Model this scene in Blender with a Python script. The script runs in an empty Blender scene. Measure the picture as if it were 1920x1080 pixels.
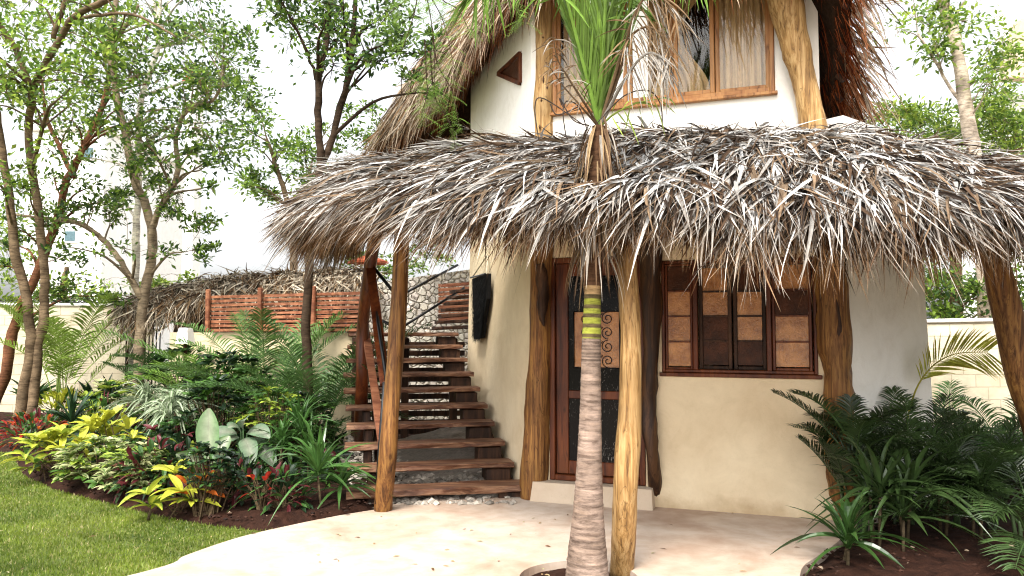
import bpy, bmesh, math, random
import numpy as np
from mathutils import Vector, Matrix
from mathutils.geometry import tessellate_polygon

R = math.radians
rng = np.random.default_rng(7)
random.seed(7)
sc = bpy.context.scene
COL = sc.collection

# ------------------------------------------------------------ camera, sky, sun
EYE = 1.69; F = 1400.0; PITCH = math.atan(80 / F)
cam = bpy.data.cameras.new('camera'); cam.lens = 36 * F / 1920; cam.sensor_width = 36
cam.clip_end = 600; cam.clip_start = 0.05
camo = bpy.data.objects.new('camera', cam); COL.objects.link(camo)
camo.location = (0, 0, EYE); camo.rotation_euler = (R(90) + PITCH, 0, 0)
sc.camera = camo
SUN_EL, SUN_AZ = R(56), R(200)       # azimuth from +Y clockwise: high behind the camera
w = bpy.data.worlds.new("World"); sc.world = w; w.use_nodes = True
nt = w.node_tree; nt.nodes.clear()
sky = nt.nodes.new('ShaderNodeTexSky'); sky.sky_type = 'NISHITA'; sky.sun_disc = False
sky.sun_elevation = SUN_EL; sky.sun_rotation = SUN_AZ; sky.dust_density = 5; sky.air_density = 1.0
hs = nt.nodes.new('ShaderNodeHueSaturation'); hs.inputs['Saturation'].default_value = 0.16; hs.inputs['Value'].default_value = 1.92
bg = nt.nodes.new('ShaderNodeBackground'); bg.inputs['Strength'].default_value = 0.15
wo = nt.nodes.new('ShaderNodeOutputWorld')
nt.links.new(sky.outputs[0], hs.inputs['Color']); nt.links.new(hs.outputs[0], bg.inputs[0]); nt.links.new(bg.outputs[0], wo.inputs[0])
sl = bpy.data.lights.new('sun', 'SUN'); sl.energy = 2.5; sl.angle = R(15); sl.color = (1, .95, .87)
slo = bpy.data.objects.new('sun', sl); COL.objects.link(slo)
sd = Vector((math.sin(SUN_AZ) * math.cos(SUN_EL), math.cos(SUN_AZ) * math.cos(SUN_EL), math.sin(SUN_EL)))
slo.rotation_euler = sd.to_track_quat('Z', 'Y').to_euler(); slo.location = (0, -5, 20)
sc.view_settings.view_transform = 'Standard'; sc.view_settings.look = 'None'
sc.view_settings.exposure = 0.75; sc.view_settings.gamma = 1
sc.render.engine = 'CYCLES'; sc.cycles.pixel_filter_type = 'BLACKMAN_HARRIS'; sc.cycles.filter_width = 1.15
sc.cycles.max_bounces = 6; sc.cycles.diffuse_bounces = 3; sc.cycles.transparent_max_bounces = 12

# ------------------------------------------------------------ helpers
def at(px, py, Y):
    u = (px - 960) / F; v = (540 - py) / F
    y = math.cos(PITCH) - v * math.sin(PITCH); z = math.sin(PITCH) + v * math.cos(PITCH)
    k = Y / y
    return np.array([u * k, Y, EYE + z * k])
def gp(px, py, z=0.0):
    u = (px - 960) / F; v = (540 - py) / F
    y = math.cos(PITCH) - v * math.sin(PITCH); zz = math.sin(PITCH) + v * math.cos(PITCH)
    k = (z - EYE) / zz
    return np.array([u * k, y * k, z])
def V(*a): return np.array(a, float)
def nrm(a):
    a = np.asarray(a, float)
    return a / np.maximum(np.linalg.norm(a, axis=-1, keepdims=True), 1e-9)

class MB:
    def __init__(s): s.v = []; s.f = []; s.c = []; s.n = 0
    def add(s, verts, faces, col=(1, 1, 1)):
        verts = np.asarray(verts, float).reshape(-1, 3)
        c = np.asarray(col, float)
        if c.ndim == 1: c = np.tile(c, (len(verts), 1))
        if isinstance(faces, np.ndarray): s.f += (faces + s.n).tolist()
        else: s.f += [[i + s.n for i in f] for f in faces]
        s.v.append(verts); s.c.append(c); s.n += len(verts)
    def build(s, name, mat, parent=None, smooth=False, label=None):
        me = bpy.data.meshes.new(name)
        vv = np.concatenate(s.v); off = np.array(parent_origin(parent))
        me.from_pydata((vv - off).tolist(), [], s.f)
        at_ = me.color_attributes.new('Col', 'FLOAT_COLOR', 'POINT')
        cc = np.concatenate(s.c); cc = np.concatenate([cc, np.ones((len(cc), 1))], 1)
        at_.data.foreach_set('color', cc.astype(np.float32).ravel())
        if smooth: me.polygons.foreach_set('use_smooth', [True] * len(me.polygons))
        me.materials.append(mat); me.update()
        o = bpy.data.objects.new(name, me); COL.objects.link(o)
        if parent is not None: o.parent = parent
        if label: o['label'] = label
        return o
def parent_origin(p):
    o = np.zeros(3)
    while p is not None:
        o = o + np.array(p.location); p = p.parent
    return o
def tag(o, label=None, cat=None, group=None, kind=None):
    if label: o['label'] = label
    if cat: o['category'] = cat
    if group: o['group'] = group
    if kind: o['kind'] = kind
    return o
def thing(name, loc, label, cat, group=None):
    o = bpy.data.objects.new(name, None); COL.objects.link(o); o.location = [float(a) for a in loc]
    o.empty_display_size = .2
    return tag(o, label, cat, group)

def catmull(P, n=8, closed=False):
    P = np.asarray(P, float); out = []
    m = len(P)
    for i in range(m - 1):
        p0 = P[max(i - 1, 0)]; p1 = P[i]; p2 = P[i + 1]; p3 = P[min(i + 2, m - 1)]
        for k in range(n):
            t = k / n
            out.append(.5 * ((2 * p1) + (-p0 + p2) * t + (2 * p0 - 5 * p1 + 4 * p2 - p3) * t * t + (-p0 + 3 * p1 - 3 * p2 + p3) * t ** 3))
    out.append(P[-1]); return np.array(out)

def tube(mb, pts, rad, n=10, col=(1, 1, 1), wob=0.0, caps=True, wobf=3.0):
    pts = np.asarray(pts, float); m = len(pts)
    rad = np.broadcast_to(np.asarray(rad, float), (m,)) if np.ndim(rad) else np.full(m, rad)
    T = nrm(np.gradient(pts, axis=0))
    up = V(0, 0, 1) if abs(T[0][2]) < .9 else V(1, 0, 0)
    a = nrm(np.cross(T[0], up)); rings = []
    ph = rng.uniform(0, 6.28, 4)
    ang = np.linspace(0, 2 * np.pi, n, endpoint=False)
    for i in range(m):
        a = nrm(a - T[i] * np.dot(a, T[i])); b = np.cross(T[i], a)
        r = rad[i] * np.ones(n)
        if wob:
            s = i * wobf / 6
            r = r * (1 + wob * (np.sin(2 * ang + ph[0] + s) * .6 + np.sin(3 * ang + ph[1] - s * 1.7) * .4 + .5 * math.sin(s * 2.3 + ph[2])) + wob * .35 * rng.normal(size=n))
        rings.append(pts[i] + np.outer(np.cos(ang) * r, a) + np.outer(np.sin(ang) * r, b))
    Vv = np.concatenate(rings)
    i = np.arange(m - 1)[:, None] * n; j = np.arange(n)[None, :]; j2 = (j + 1) % n
    Fq = np.stack([i + j, i + j2, i + n + j2, i + n + j], -1).reshape(-1, 4)
    c = np.asarray(col, float)
    if c.ndim == 2 and len(c) == m: c = np.repeat(c, n, 0)
    mb.add(Vv, Fq, c)
    if caps:
        mb.f.append([mb.n - len(Vv) + k for k in range(n)][::-1]); mb.f.append([mb.n - n + k for k in range(n)])

PROF = {
 'blade': lambda t: np.clip(1.0 - t ** 2.2, .03, 1) * (0.55 + .45 * np.clip(t * 5, 0, 1)),
 'leaf': lambda t: np.clip(np.sin(np.pi * np.clip(t, 0.03, .985) ** .8) ** .8, .04, 1),
 'oval': lambda t: np.clip(np.sin(np.pi * np.clip(t, 0.02, .99)) ** .6, .05, 1),
 'grass': lambda t: np.clip(1 - t, .0, 1),
 'strap': lambda t: np.clip(1.0 - t ** 3, .03, 1) * (0.5 + .5 * np.clip(t * 3, 0, 1)),
}
def ribbons(mb, P, D, N, L, W, K=4, bend=0.0, lift=0.0, prof='blade', fold=0.0, col=(1, 1, 1), mid=None, tip=None, sway=None):
    P = np.atleast_2d(P); n = len(P)
    D = nrm(np.broadcast_to(D, (n, 3))); N = np.broadcast_to(N, (n, 3))
    L = np.broadcast_to(L, (n,)); W = np.broadcast_to(W, (n,)); bend = np.broadcast_to(bend, (n,)); lift = np.broadcast_to(lift, (n,))
    t = np.linspace(0, 1, K + 1)
    C = P[:, None] + D[:, None] * (L[:, None] * t)[..., None] + N[:, None] * ((L * lift)[:, None] * np.sin(np.pi * t * .9))[..., None]
    if sway is not None: C = C + nrm(np.cross(D, N))[:, None] * ((L * sway)[:, None] * t ** 2)[..., None]
    C[..., 2] -= (bend * L)[:, None] * t ** 2
    T = nrm(np.gradient(C, axis=1))
    S = np.cross(T, N[:, None]); S = nrm(S + 1e-6)
    Nn = nrm(np.cross(S, T))
    hw = (W[:, None] * PROF[prof](t))[..., None] * .5
    col = np.asarray(col, float); col = np.broadcast_to(col, (n, 3)) if col.ndim == 1 else col
    ce = np.repeat(col[:, None], K + 1, 1)
    if tip is not None:
        tp = np.broadcast_to(np.asarray(tip, float), (n, 3)); ce = ce * (1 - t[None, :, None] ** 2) + tp[:, None] * (t[None, :, None] ** 2)
    if fold or mid is not None:
        A = C - S * hw + Nn * hw * fold; B = C + S * hw + Nn * hw * fold
        X = np.stack([A, C, B], 2); cc = 3
        cm = ce if mid is None else np.broadcast_to(np.atleast_2d(mid)[:, None], (n, K + 1, 3))
        CC = np.stack([ce, cm, ce], 2)
    else:
        X = np.stack([C - S * hw, C + S * hw], 2); cc = 2; CC = np.stack([ce, ce], 2)
    base = np.arange(n)[:, None, None] * (K + 1) * cc; k = np.arange(K)[None, :, None] * cc; c = np.arange(cc - 1)[None, None, :]
    q = base + k + c
    Fq = np.stack([q, q + 1, q + cc + 1, q + cc], -1).reshape(-1, 4)
    mb.add(X.reshape(-1, 3), Fq, CC.reshape(-1, 3))

def box(mb, c, sx, sy, sz, yaw=0.0, ch=0.006, col=(1, 1, 1), M=None):
    """chamfered box, full sizes; M = optional 3x3 axes (rows: x axis, y axis, z axis)"""
    h = V(sx, sy, sz) / 2; ch = min(ch, h.min() * .8)
    vs = []; idx = {}
    for sx_ in (-1, 1):
        for sy_ in (-1, 1):
            for sz_ in (-1, 1):
                s = V(sx_, sy_, sz_)
                for a in range(3):
                    p = s * (h - ch); p[a] = s[a] * h[a]
                    idx[(sx_, sy_, sz_, a)] = len(vs); vs.append(p)
    vs = np.array(vs)
    if M is None:
        M = np.array([[math.cos(yaw), math.sin(yaw), 0], [-math.sin(yaw), math.cos(yaw), 0], [0, 0, 1]])
    fs = []
    for a in range(3):
        b, c_ = (a + 1) % 3, (a + 2) % 3
        for s in (-1, 1):
            f = []
            for (u, v) in ((-1, -1), (1, -1), (1, 1), (-1, 1)):
                k = [0, 0, 0]; k[a] = s; k[b] = u; k[c_] = v; f.append(idx[(*k, a)])
            fs.append(f if s > 0 else f[::-1])
        for u in (-1, 1):
            for v in (-1, 1):
                k0 = [0, 0, 0]; k0[b] = u; k0[c_] = v
                k1 = list(k0); k0[a] = -1; k1[a] = 1
                f = [idx[(*k0, b)], idx[(*k1, b)], idx[(*k1, c_)], idx[(*k0, c_)]]
                fs.append(f if u * v < 0 else f[::-1])
    for sx_ in (-1, 1):
        for sy_ in (-1, 1):
            for sz_ in (-1, 1):
                f = [idx[(sx_, sy_, sz_, a)] for a in range(3)]
                fs.append(f if sx_ * sy_ * sz_ > 0 else f[::-1])
    mb.add(vs @ M + np.asarray(c, float), fs, col)

def plank(mb, A, B, wd, th, up=(0, 0, 1), seg=14, noise=.006, col=(1, 1, 1), taper=1.0):
    A = np.asarray(A, float); B = np.asarray(B, float); T = nrm(B - A); up = np.asarray(up, float)
    S = nrm(np.cross(T, up)); U = np.cross(S, T)
    prof = np.array([(-1, -.6), (-.93, -1), (.93, -1), (1, -.6), (1, .6), (.93, 1), (-.93, 1), (-1, .6)]); m = len(prof)
    ph = rng.uniform(0, 6.28, m); rings = []
    for i in range(seg + 1):
        t = i / seg; wv = np.sin(t * 9 + ph) * noise + rng.normal(size=m) * noise * .35
        sgn = np.sign(prof)
        w2 = prof[:, 0] * wd / 2 * (1 + (taper - 1) * t) + wv * sgn[:, 0]; h2 = prof[:, 1] * th / 2 + wv * sgn[:, 1] * .35
        rings.append(A + (B - A) * t + np.outer(w2, S) + np.outer(h2, U))
    Vv = np.concatenate(rings); i = np.arange(seg)[:, None] * m; j = np.arange(m)[None]; j2 = (j + 1) % m
    Fq = np.stack([i + j, i + j2, i + m + j2, i + m + j], -1).reshape(-1, 4)
    mb.add(Vv, Fq, col)
    mb.f.append([mb.n - len(Vv) + k for k in range(m)][::-1]); mb.f.append([mb.n - m + k for k in range(m)])

# ------------------------------------------------------------ materials
def newmat(name):
    m = bpy.data.materials.new(name); m.use_nodes = True
    n = m.node_tree.nodes; l = m.node_tree.links
    return m, n, l, n['Principled BSDF'], n['Material Output']
def noise(n, l, scale, detail=6, rough=.6, vec=None, dist=0.0):
    t = n.new('ShaderNodeTexNoise'); t.inputs['Scale'].default_value = scale; t.inputs['Detail'].default_value = detail
    t.inputs['Roughness'].default_value = rough; t.inputs['Distortion'].default_value = dist
    if vec is not None: l.new(vec, t.inputs['Vector'])
    return t
def ramp(n, l, src, stops):
    r = n.new('ShaderNodeValToRGB'); e = r.color_ramp.elements
    while len(e) < len(stops): e.new(.5)
    for el, (p, c) in zip(e, stops): el.position = p; el.color = (*c, 1) if len(c) == 3 else c
    l.new(src, r.inputs[0]); return r
def bump(n, l, src, bsdf, strength=.3, dist=.02, prev=None):
    b = n.new('ShaderNodeBump'); b.inputs['Strength'].default_value = strength; b.inputs['Distance'].default_value = dist
    l.new(src, b.inputs['Height'])
    if prev is not None: l.new(prev.outputs[0], b.inputs['Normal'])
    l.new(b.outputs[0], bsdf.inputs['Normal']); return b
def mixc(n, l, a, b, fac, mode='MIX'):
    m = n.new('ShaderNodeMix'); m.data_type = 'RGBA'; m.blend_type = mode
    for s, k in ((a, 6), (b, 7), (fac, 0)):
        if hasattr(s, 'links'): l.new(s, m.inputs[k])
        elif k == 0: m.inputs[0].default_value = s
        else: m.inputs[k].default_value = (*s, 1)
    return m.outputs[2]
def coords(n, l, scale=(1, 1, 1), rot=(0, 0, 0)):
    c = n.new('ShaderNodeTexCoord'); mp = n.new('ShaderNodeMapping'); mp.inputs['Scale'].default_value = scale
    mp.inputs['Rotation'].default_value = rot
    l.new(c.outputs['Object'], mp.inputs[0]); return mp.outputs[0]

def mat_attr(name, rough=.6, transl=0.0, var=.35, scale=8, spec=.3, zstretch=False):
    m, n, l, b, o = newmat(name)
    a = n.new('ShaderNodeAttribute'); a.attribute_name = 'Col'
    v = coords(n, l); t = noise(n, l, scale, 5, .65, v)
    r = ramp(n, l, t.outputs[0], [(.3, (1 - var,) * 3), (.7, (1 + var * .6,) * 3)])
    c = mixc(n, l, a.outputs[0], r.outputs[0], 1.0, 'MULTIPLY')
    l.new(c, b.inputs['Base Color']); b.inputs['Roughness'].default_value = rough
    b.inputs['Specular IOR Level'].default_value = spec
    if transl:
        tr = n.new('ShaderNodeBsdfTranslucent'); mx = n.new('ShaderNodeMixShader'); mx.inputs[0].default_value = transl
        hs = n.new('ShaderNodeHueSaturation'); hs.inputs['Value'].default_value = 1.5; l.new(c, hs.inputs['Color']); l.new(hs.outputs[0], tr.inputs[0])
        l.new(b.outputs[0], mx.inputs[1]); l.new(tr.outputs[0], mx.inputs[2]); l.new(mx.outputs[0], o.inputs[0])
    return m
def mat_wood(name, dark, mid_, light, stretch=(14, 14, 1.2), rough=.5, bs=.4, use_attr=False):
    m, n, l, b, o = newmat(name)
    ck = noise(n, l, 1.0, 3, .5, coords(n, l, tuple(x * .55 for x in stretch)), .8)
    v = coords(n, l, stretch); t = noise(n, l, 1.0, 8, .65, v, .6)
    t2 = noise(n, l, 2.2, 3, .5, coords(n, l))
    r = ramp(n, l, t.outputs[0], [(.28, dark), (.46, mid_), (.62, light), (.8, mid_)])
    r2 = ramp(n, l, t2.outputs[0], [(.3, (.55,) * 3), (.65, (1.1,) * 3)])
    c = mixc(n, l, r.outputs[0], r2.outputs[0], .8, 'MULTIPLY')
    rc = ramp(n, l, ck.outputs[0], [(.485, (1, 1, 1)), (.5, (.3, .25, .2)), (.515, (1, 1, 1))]); c = mixc(n, l, c, rc.outputs[0], .7, 'MULTIPLY')
    vk = n.new('ShaderNodeTexVoronoi'); vk.inputs['Scale'].default_value = 1.0; l.new(coords(n, l, tuple(4.5 if x > 5 else 2.2 for x in stretch)), vk.inputs['Vector'])
    rk = ramp(n, l, vk.outputs['Distance'], [(.04, (.25, .18, .12)), (.10, (1, 1, 1))]); c = mixc(n, l, c, rk.outputs[0], .8, 'MULTIPLY')
    if use_attr:
        a = n.new('ShaderNodeAttribute'); a.attribute_name = 'Col'; c = mixc(n, l, c, a.outputs[0], 1.0, 'MULTIPLY')
    l.new(c, b.inputs['Base Color']); b.inputs['Roughness'].default_value = rough; b.inputs['Specular IOR Level'].default_value = .25
    bump(n, l, t.outputs[0], b, bs, .01); return m
def mat_plaster(name, c1, c2, stain=None, bs=.25, scale=1.3):
    m, n, l, b, o = newmat(name); v = coords(n, l)
    t = noise(n, l, scale, 7, .62, v, .3); t2 = noise(n, l, 42, 5, .7, v); t3 = noise(n, l, 4.5, 4, .6, v)
    r = ramp(n, l, t.outputs[0], [(.3, c1), (.68, c2)]); c = r.outputs[0]
    if stain:
        g = n.new('ShaderNodeSeparateXYZ'); tc = n.new('ShaderNodeTexCoord'); l.new(tc.outputs['Object'], g.inputs[0])
        ad = n.new('ShaderNodeMath'); ad.operation = 'MULTIPLY_ADD'; ad.inputs[1].default_value = .5; l.new(t3.outputs[0], ad.inputs[0]); l.new(g.outputs[2], ad.inputs[2])
        rs = ramp(n, l, ad.outputs[0], [(.18, (.7,) * 3), (.42, (0,) * 3)])
        c = mixc(n, l, c, stain, rs.outputs[0])
    sp = noise(n, l, 150, 2, .5, v); rsp = ramp(n, l, sp.outputs[0], [(.26, (.72,) * 3), (.34, (1,) * 3)])
    c = mixc(n, l, c, rsp.outputs[0], .6, 'MULTIPLY')
    tr = noise(n, l, 2.4, 8, .7, v, 1.8); rtr = ramp(n, l, tr.outputs[0], [(.36, (.86, .84, .80)), (.52, (1, 1, 1)), (.66, (1.05, 1.05, 1.05))]); c = mixc(n, l, c, rtr.outputs[0], .4, 'MULTIPLY')
    l.new(c, b.inputs['Base Color']); b.inputs['Roughness'].default_value = .85; b.inputs['Specular IOR Level'].default_value = .12
    b1 = bump(n, l, t2.outputs[0], b, bs, .006); bump(n, l, t3.outputs[0], b, bs * 1.2, .04, b1); return m
def mat_simple(name, col, rough=.5, metal=0.0, ns=0, bs=.2, var=.25):
    m, n, l, b, o = newmat(name); b.inputs['Specular IOR Level'].default_value = .5 if rough < .6 else .1; b.inputs['Roughness'].default_value = rough; b.inputs['Metallic'].default_value = metal
    t = noise(n, l, ns or 12, 5, .6, coords(n, l))
    r = ramp(n, l, t.outputs[0], [(.3, tuple(x * (1 - var) for x in col)), (.7, tuple(min(1, x * (1 + var)) for x in col))])
    l.new(r.outputs[0], b.inputs['Base Color']); bump(n, l, t.outputs[0], b, bs, .005); return m
def mat_glass(name, tint=(.8, .85, .85), refl=.2):
    m, n, l, b, o = newmat(name)
    tr = n.new('ShaderNodeBsdfTransparent'); tr.inputs[0].default_value = (*tint, 1)
    gl = n.new('ShaderNodeBsdfGlossy'); gl.inputs['Roughness'].default_value = .03
    fr = n.new('ShaderNodeFresnel'); fr.inputs[0].default_value = 1.3
    mt = n.new('ShaderNodeMath'); mt.operation = 'ADD'; mt.inputs[1].default_value = refl * .3; l.new(fr.outputs[0], mt.inputs[0])
    t = noise(n, l, 3, 2, .5, coords(n, l)); bp = n.new('ShaderNodeBump'); bp.inputs['Strength'].default_value = .15; bp.inputs['Distance'].default_value = .01
    l.new(t.outputs[0], bp.inputs['Height']); l.new(bp.outputs[0], gl.inputs['Normal'])
    mx = n.new('ShaderNodeMixShader'); l.new(mt.outputs[0], mx.inputs[0]); l.new(tr.outputs[0], mx.inputs[1]); l.new(gl.outputs[0], mx.inputs[2])
    l.new(mx.outputs[0], o.inputs[0]); return m
def mat_rippled(name, c1, c2, rough=.12, spec=.8):
    m, n, l, b, o = newmat(name); v = coords(n, l)
    t = noise(n, l, 48, 3, .6, v, .5); t2 = noise(n, l, 9, 3, .5, v)
    r = ramp(n, l, t2.outputs[0], [(.3, c1), (.7, c2)]); l.new(r.outputs[0], b.inputs['Base Color'])
    b.inputs['Roughness'].default_value = rough; b.inputs['Specular IOR Level'].default_value = spec
    bump(n, l, t.outputs[0], b, .6, .008); return m

M = {}
M['plaster'] = mat_plaster('cream_plaster', (.60, .47, .30), (.73, .61, .42), stain=(.38, .26, .14))
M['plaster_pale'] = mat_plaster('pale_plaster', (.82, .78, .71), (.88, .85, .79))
M['plinth'] = mat_plaster('plinth_plaster', (.46, .36, .26), (.56, .46, .35))
M['thatch'] = mat_attr('palm_thatch', .7, .08, .3, 14, .12)
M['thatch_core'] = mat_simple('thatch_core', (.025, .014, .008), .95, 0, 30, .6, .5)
M['leaf'] = mat_attr('leaf', .4, .22, .3, 10, .3)
M['leaf_tree'] = mat_attr('tree_leaf', .45, .4, .35, 3, .3)
M['leaf_dark'] = mat_attr('glossy_leaf', .3, .08, .3, 10, .4)
def mat_bark():
    m, n, l, b, o = newmat('bark'); a = n.new('ShaderNodeAttribute'); a.attribute_name = 'Col'
    t = noise(n, l, 1.0, 6, .7, coords(n, l, (7, 7, 34)), .4); t2 = noise(n, l, 5, 5, .65, coords(n, l))
    r = ramp(n, l, t.outputs[0], [(.36, (.45, .42, .4)), (.5, (1, 1, 1)), (.66, (1.45, 1.42, 1.35))]); r2 = ramp(n, l, t2.outputs[0], [(.35, (.6, .58, .55)), (.65, (1.2, 1.2, 1.2))])
    c = mixc(n, l, mixc(n, l, a.outputs[0], r.outputs[0], .9, 'MULTIPLY'), r2.outputs[0], .9, 'MULTIPLY'); l.new(c, b.inputs['Base Color']); b.inputs['Roughness'].default_value = .9; b.inputs['Specular IOR Level'].default_value = .08
    bump(n, l, t.outputs[0], b, .6, .012); return m
M['bark'] = mat_bark()
M['post'] = mat_wood('peeled_post', (.022, .009, .004), (.17, .07, .02), (.33, .165, .045), (34, 34, 1.7), .55, .7)
M['post_pale'] = mat_wood('pale_post', (.07, .03, .010), (.34, .19, .065), (.52, .34, .15), (34, 34, 1.7), .55, .7)
M['post_dark'] = mat_wood('dark_post', (.008, .004, .002), (.035, .015, .007), (.10, .045, .018))
M['mahogany'] = mat_wood('mahogany', (.03, .007, .003), (.095, .022, .007), (.16, .045, .013), (10, 10, 1.0), .35, .15)
M['teak'] = mat_wood('teak_frame', (.16, .06, .02), (.34, .15, .05), (.44, .22, .08), (10, 10, 1.0), .4, .15)
M['tread'] = mat_wood('stair_tread', (.022, .008, .004), (.12, .048, .024), (.30, .165, .095), (1.3, 16, 16), .5, .5)
M['stair_dark'] = mat_wood('stair_dark', (.012, .006, .003), (.035, .016, .009), (.08, .036, .018), (12, 12, 2), .6, .4)
M['redwood'] = mat_wood('red_cedar', (.07, .022, .010), (.20, .068, .032), (.33, .14, .07), (1.5, 12, 12), .55, .3)
M['steel'] = mat_simple('black_steel', (.012, .012, .013), .4, .6)
M['glass'] = mat_glass('window_glass', (.92, .88, .8), .08)
M['door_glass'] = mat_rippled('mottled_dark_glass', (.002, .002, .002), (.010, .008, .006), .10, .35)
def mat_lace_glints():
    m, n, l, b, o = newmat('dark_glass_lace_glints'); t = noise(n, l, 1.0, 6, .75, coords(n, l, (110, 110, 34))); t2 = noise(n, l, 5, 3, .6, coords(n, l))
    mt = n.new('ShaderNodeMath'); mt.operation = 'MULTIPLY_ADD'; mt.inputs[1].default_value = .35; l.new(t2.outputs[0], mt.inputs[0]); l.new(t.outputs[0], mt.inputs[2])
    r = ramp(n, l, mt.outputs[0], [(.79, (.003, .003, .003)), (.85, (.24, .22, .20))]); l.new(r.outputs[0], b.inputs['Base Color']); b.inputs['Roughness'].default_value = .1; b.inputs['Specular IOR Level'].default_value = .12  # pale specks in the colour stand in for white reflections of lace
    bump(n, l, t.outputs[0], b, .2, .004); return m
M['door_glass'] = mat_lace_glints()
M['amber'] = mat_rippled('amber_glass', (.24, .088, .022), (.48, .215, .068), .12, .5)
M['amber_dark'] = mat_rippled('dark_amber_glass', (.03, .010, .004), (.08, .026, .010), .3, .15)
M['curtain'] = mat_simple('curtain_cloth', (.72, .60, .45), .9, 0, 20, .1, .1)
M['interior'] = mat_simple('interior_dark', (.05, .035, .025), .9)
M['wool'] = mat_simple('black_wool', (.008, .008, .008), .95, 0, 60, .8, .4)
M['cord'] = mat_simple('cotton_cord', (.45, .4, .3), .9)
M['soil'] = mat_plaster('bed_soil', (.010, .004, .0025), (.035, .014, .008), None, 1.0, 9)
M['stones'] = mat_attr('stones', .85, 0, .3, 20, .2)
M['white'] = mat_simple('white_render', (.88, .875, .86), .8, 0, 5, .1, .05)
M['blue_glass'] = mat_simple('blue_window', (.07, .13, .15), .1)
M['tile'] = mat_simple('red_tile', (.26, .06, .025), .7)
M['lampshade'] = mat_simple('white_lamp_glass', (.8, .8, .78), .35, 0, 3, .05, .03)

# ground materials
def mat_patio():
    m, n, l, b, o = newmat('patio_concrete'); v = coords(n, l)
    t = noise(n, l, 1.1, 8, .62, v, .8); t2 = noise(n, l, 5, 6, .6, v, .3); t3 = noise(n, l, 60, 4, .7, v)
    r = ramp(n, l, t.outputs[0], [(.30, (.36, .255, .19)), (.46, (.44, .35, .28)), (.66, (.49, .425, .365))])
    r2 = ramp(n, l, t2.outputs[0], [(.3, (.78, .70, .62)), (.62, (1.05, 1.03, 1.0))])
    c = mixc(n, l, r.outputs[0], r2.outputs[0], .85, 'MULTIPLY')
    v3 = ramp(n, l, noise(n, l, 34, 3, .5, v).outputs[0], [(.24, (.55, .45, .35)), (.31, (1, 1, 1))])
    c = mixc(n, l, c, v3.outputs[0], .6, 'MULTIPLY')
    l.new(c, b.inputs['Base Color']); b.inputs['Roughness'].default_value = .7
    b1 = bump(n, l, t3.outputs[0], b, .15, .004); bump(n, l, t2.outputs[0], b, .2, .02, b1); return m
def mat_lawn():
    m, n, l, b, o = newmat('lawn_turf'); v = coords(n, l)
    t = noise(n, l, 1.6, 6, .6, v); t2 = noise(n, l, 55, 4, .7, v)
    r = ramp(n, l, t.outputs[0], [(.35, (.075, .10, .016)), (.65, (.15, .19, .035))])
    r2 = ramp(n, l, t2.outputs[0], [(.3, (.5, .5, .4)), (.7, (1.3, 1.2, 1))])
    l.new(mixc(n, l, r.outputs[0], r2.outputs[0], .9, 'MULTIPLY'), b.inputs['Base Color']); b.inputs['Roughness'].default_value = .9
    bump(n, l, t2.outputs[0], b, .8, .02); return m
def mat_blocks(name, c1, c2, mortar, sc_=1.0):
    m, n, l, b, o = newmat(name); tc = n.new('ShaderNodeTexCoord')
    br = n.new('ShaderNodeTexBrick'); l.new(tc.outputs['UV'], br.inputs['Vector'])
    br.inputs['Scale'].default_value = 1.0; br.inputs['Brick Width'].default_value = .4; br.inputs['Row Height'].default_value = .2
    br.inputs['Mortar Size'].default_value = .008; br.inputs['Mortar Smooth'].default_value = .3
    br.inputs['Color1'].default_value = (*c1, 1); br.inputs['Color2'].default_value = (*c2, 1); br.inputs['Mortar'].default_value = (*mortar, 1)
    v = coords(n, l); t = noise(n, l, 1.5, 7, .65, v); r = ramp(n, l, t.outputs[0], [(.3, (.68, .64, .56)), (.62, (1.05, 1.04, 1.02))])
    c = mixc(n, l, br.outputs[0], r.outputs[0], .9, 'MULTIPLY')
    l.new(c, b.inputs['Base Color']); b.inputs['Roughness'].default_value = .9
    inv = n.new('ShaderNodeInvert'); l.new(br.outputs['Fac'], inv.inputs[1])
    t2 = noise(n, l, 40, 4, .7, v); b1 = bump(n, l, inv.outputs[0], b, .5, .012); bump(n, l, t2.outputs[0], b, .3, .006, b1); return m
M['patio'] = mat_patio(); M['lawn'] = mat_lawn()
M['blocks'] = mat_blocks('cream_blocks', (.66, .58, .42), (.72, .65, .50), (.5, .43, .31))
def mat_field():
    m, n, l, b, o = newmat('dry_ground'); v = coords(n, l); t = noise(n, l, .4, 8, .6, v)
    r = ramp(n, l, t.outputs[0], [(.35, (.16, .13, .08)), (.65, (.30, .26, .18))]); l.new(r.outputs[0], b.inputs['Base Color']); b.inputs['Roughness'].default_value = .95; return m
M['field'] = mat_field()

# ------------------------------------------------------------ ground
def inpoly(P, poly):
    x, y = P[:, 0], P[:, 1]; r = np.zeros(len(P), bool); j = len(poly) - 1
    for i in range(len(poly)):
        xi, yi = poly[i][0], poly[i][1]; xj, yj = poly[j][0], poly[j][1]
        c = ((yi > y) != (yj > y)) & (x < (xj - xi) * (y - yi) / (yj - yi + 1e-12) + xi); r ^= c; j = i
    return r
mb = MB(); g = np.linspace(-1, 1, 41); gx, gy = np.meshgrid(np.sign(g) * np.abs(g) ** 2 * 250, np.sign(g) * np.abs(g) ** 2 * 250 + 6, indexing='ij')
i, j = np.meshgrid(np.arange(40), np.arange(40), indexing='ij'); q = (i * 41 + j).ravel()
mb.add(np.stack([gx.ravel(), gy.ravel(), np.full(gx.size, -.06)], 1), np.stack([q, q + 41, q + 42, q + 1], 1))
tag(mb.build('ground', M['field']), 'dry bare ground running out beyond the garden walls', 'ground', kind='structure')

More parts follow.
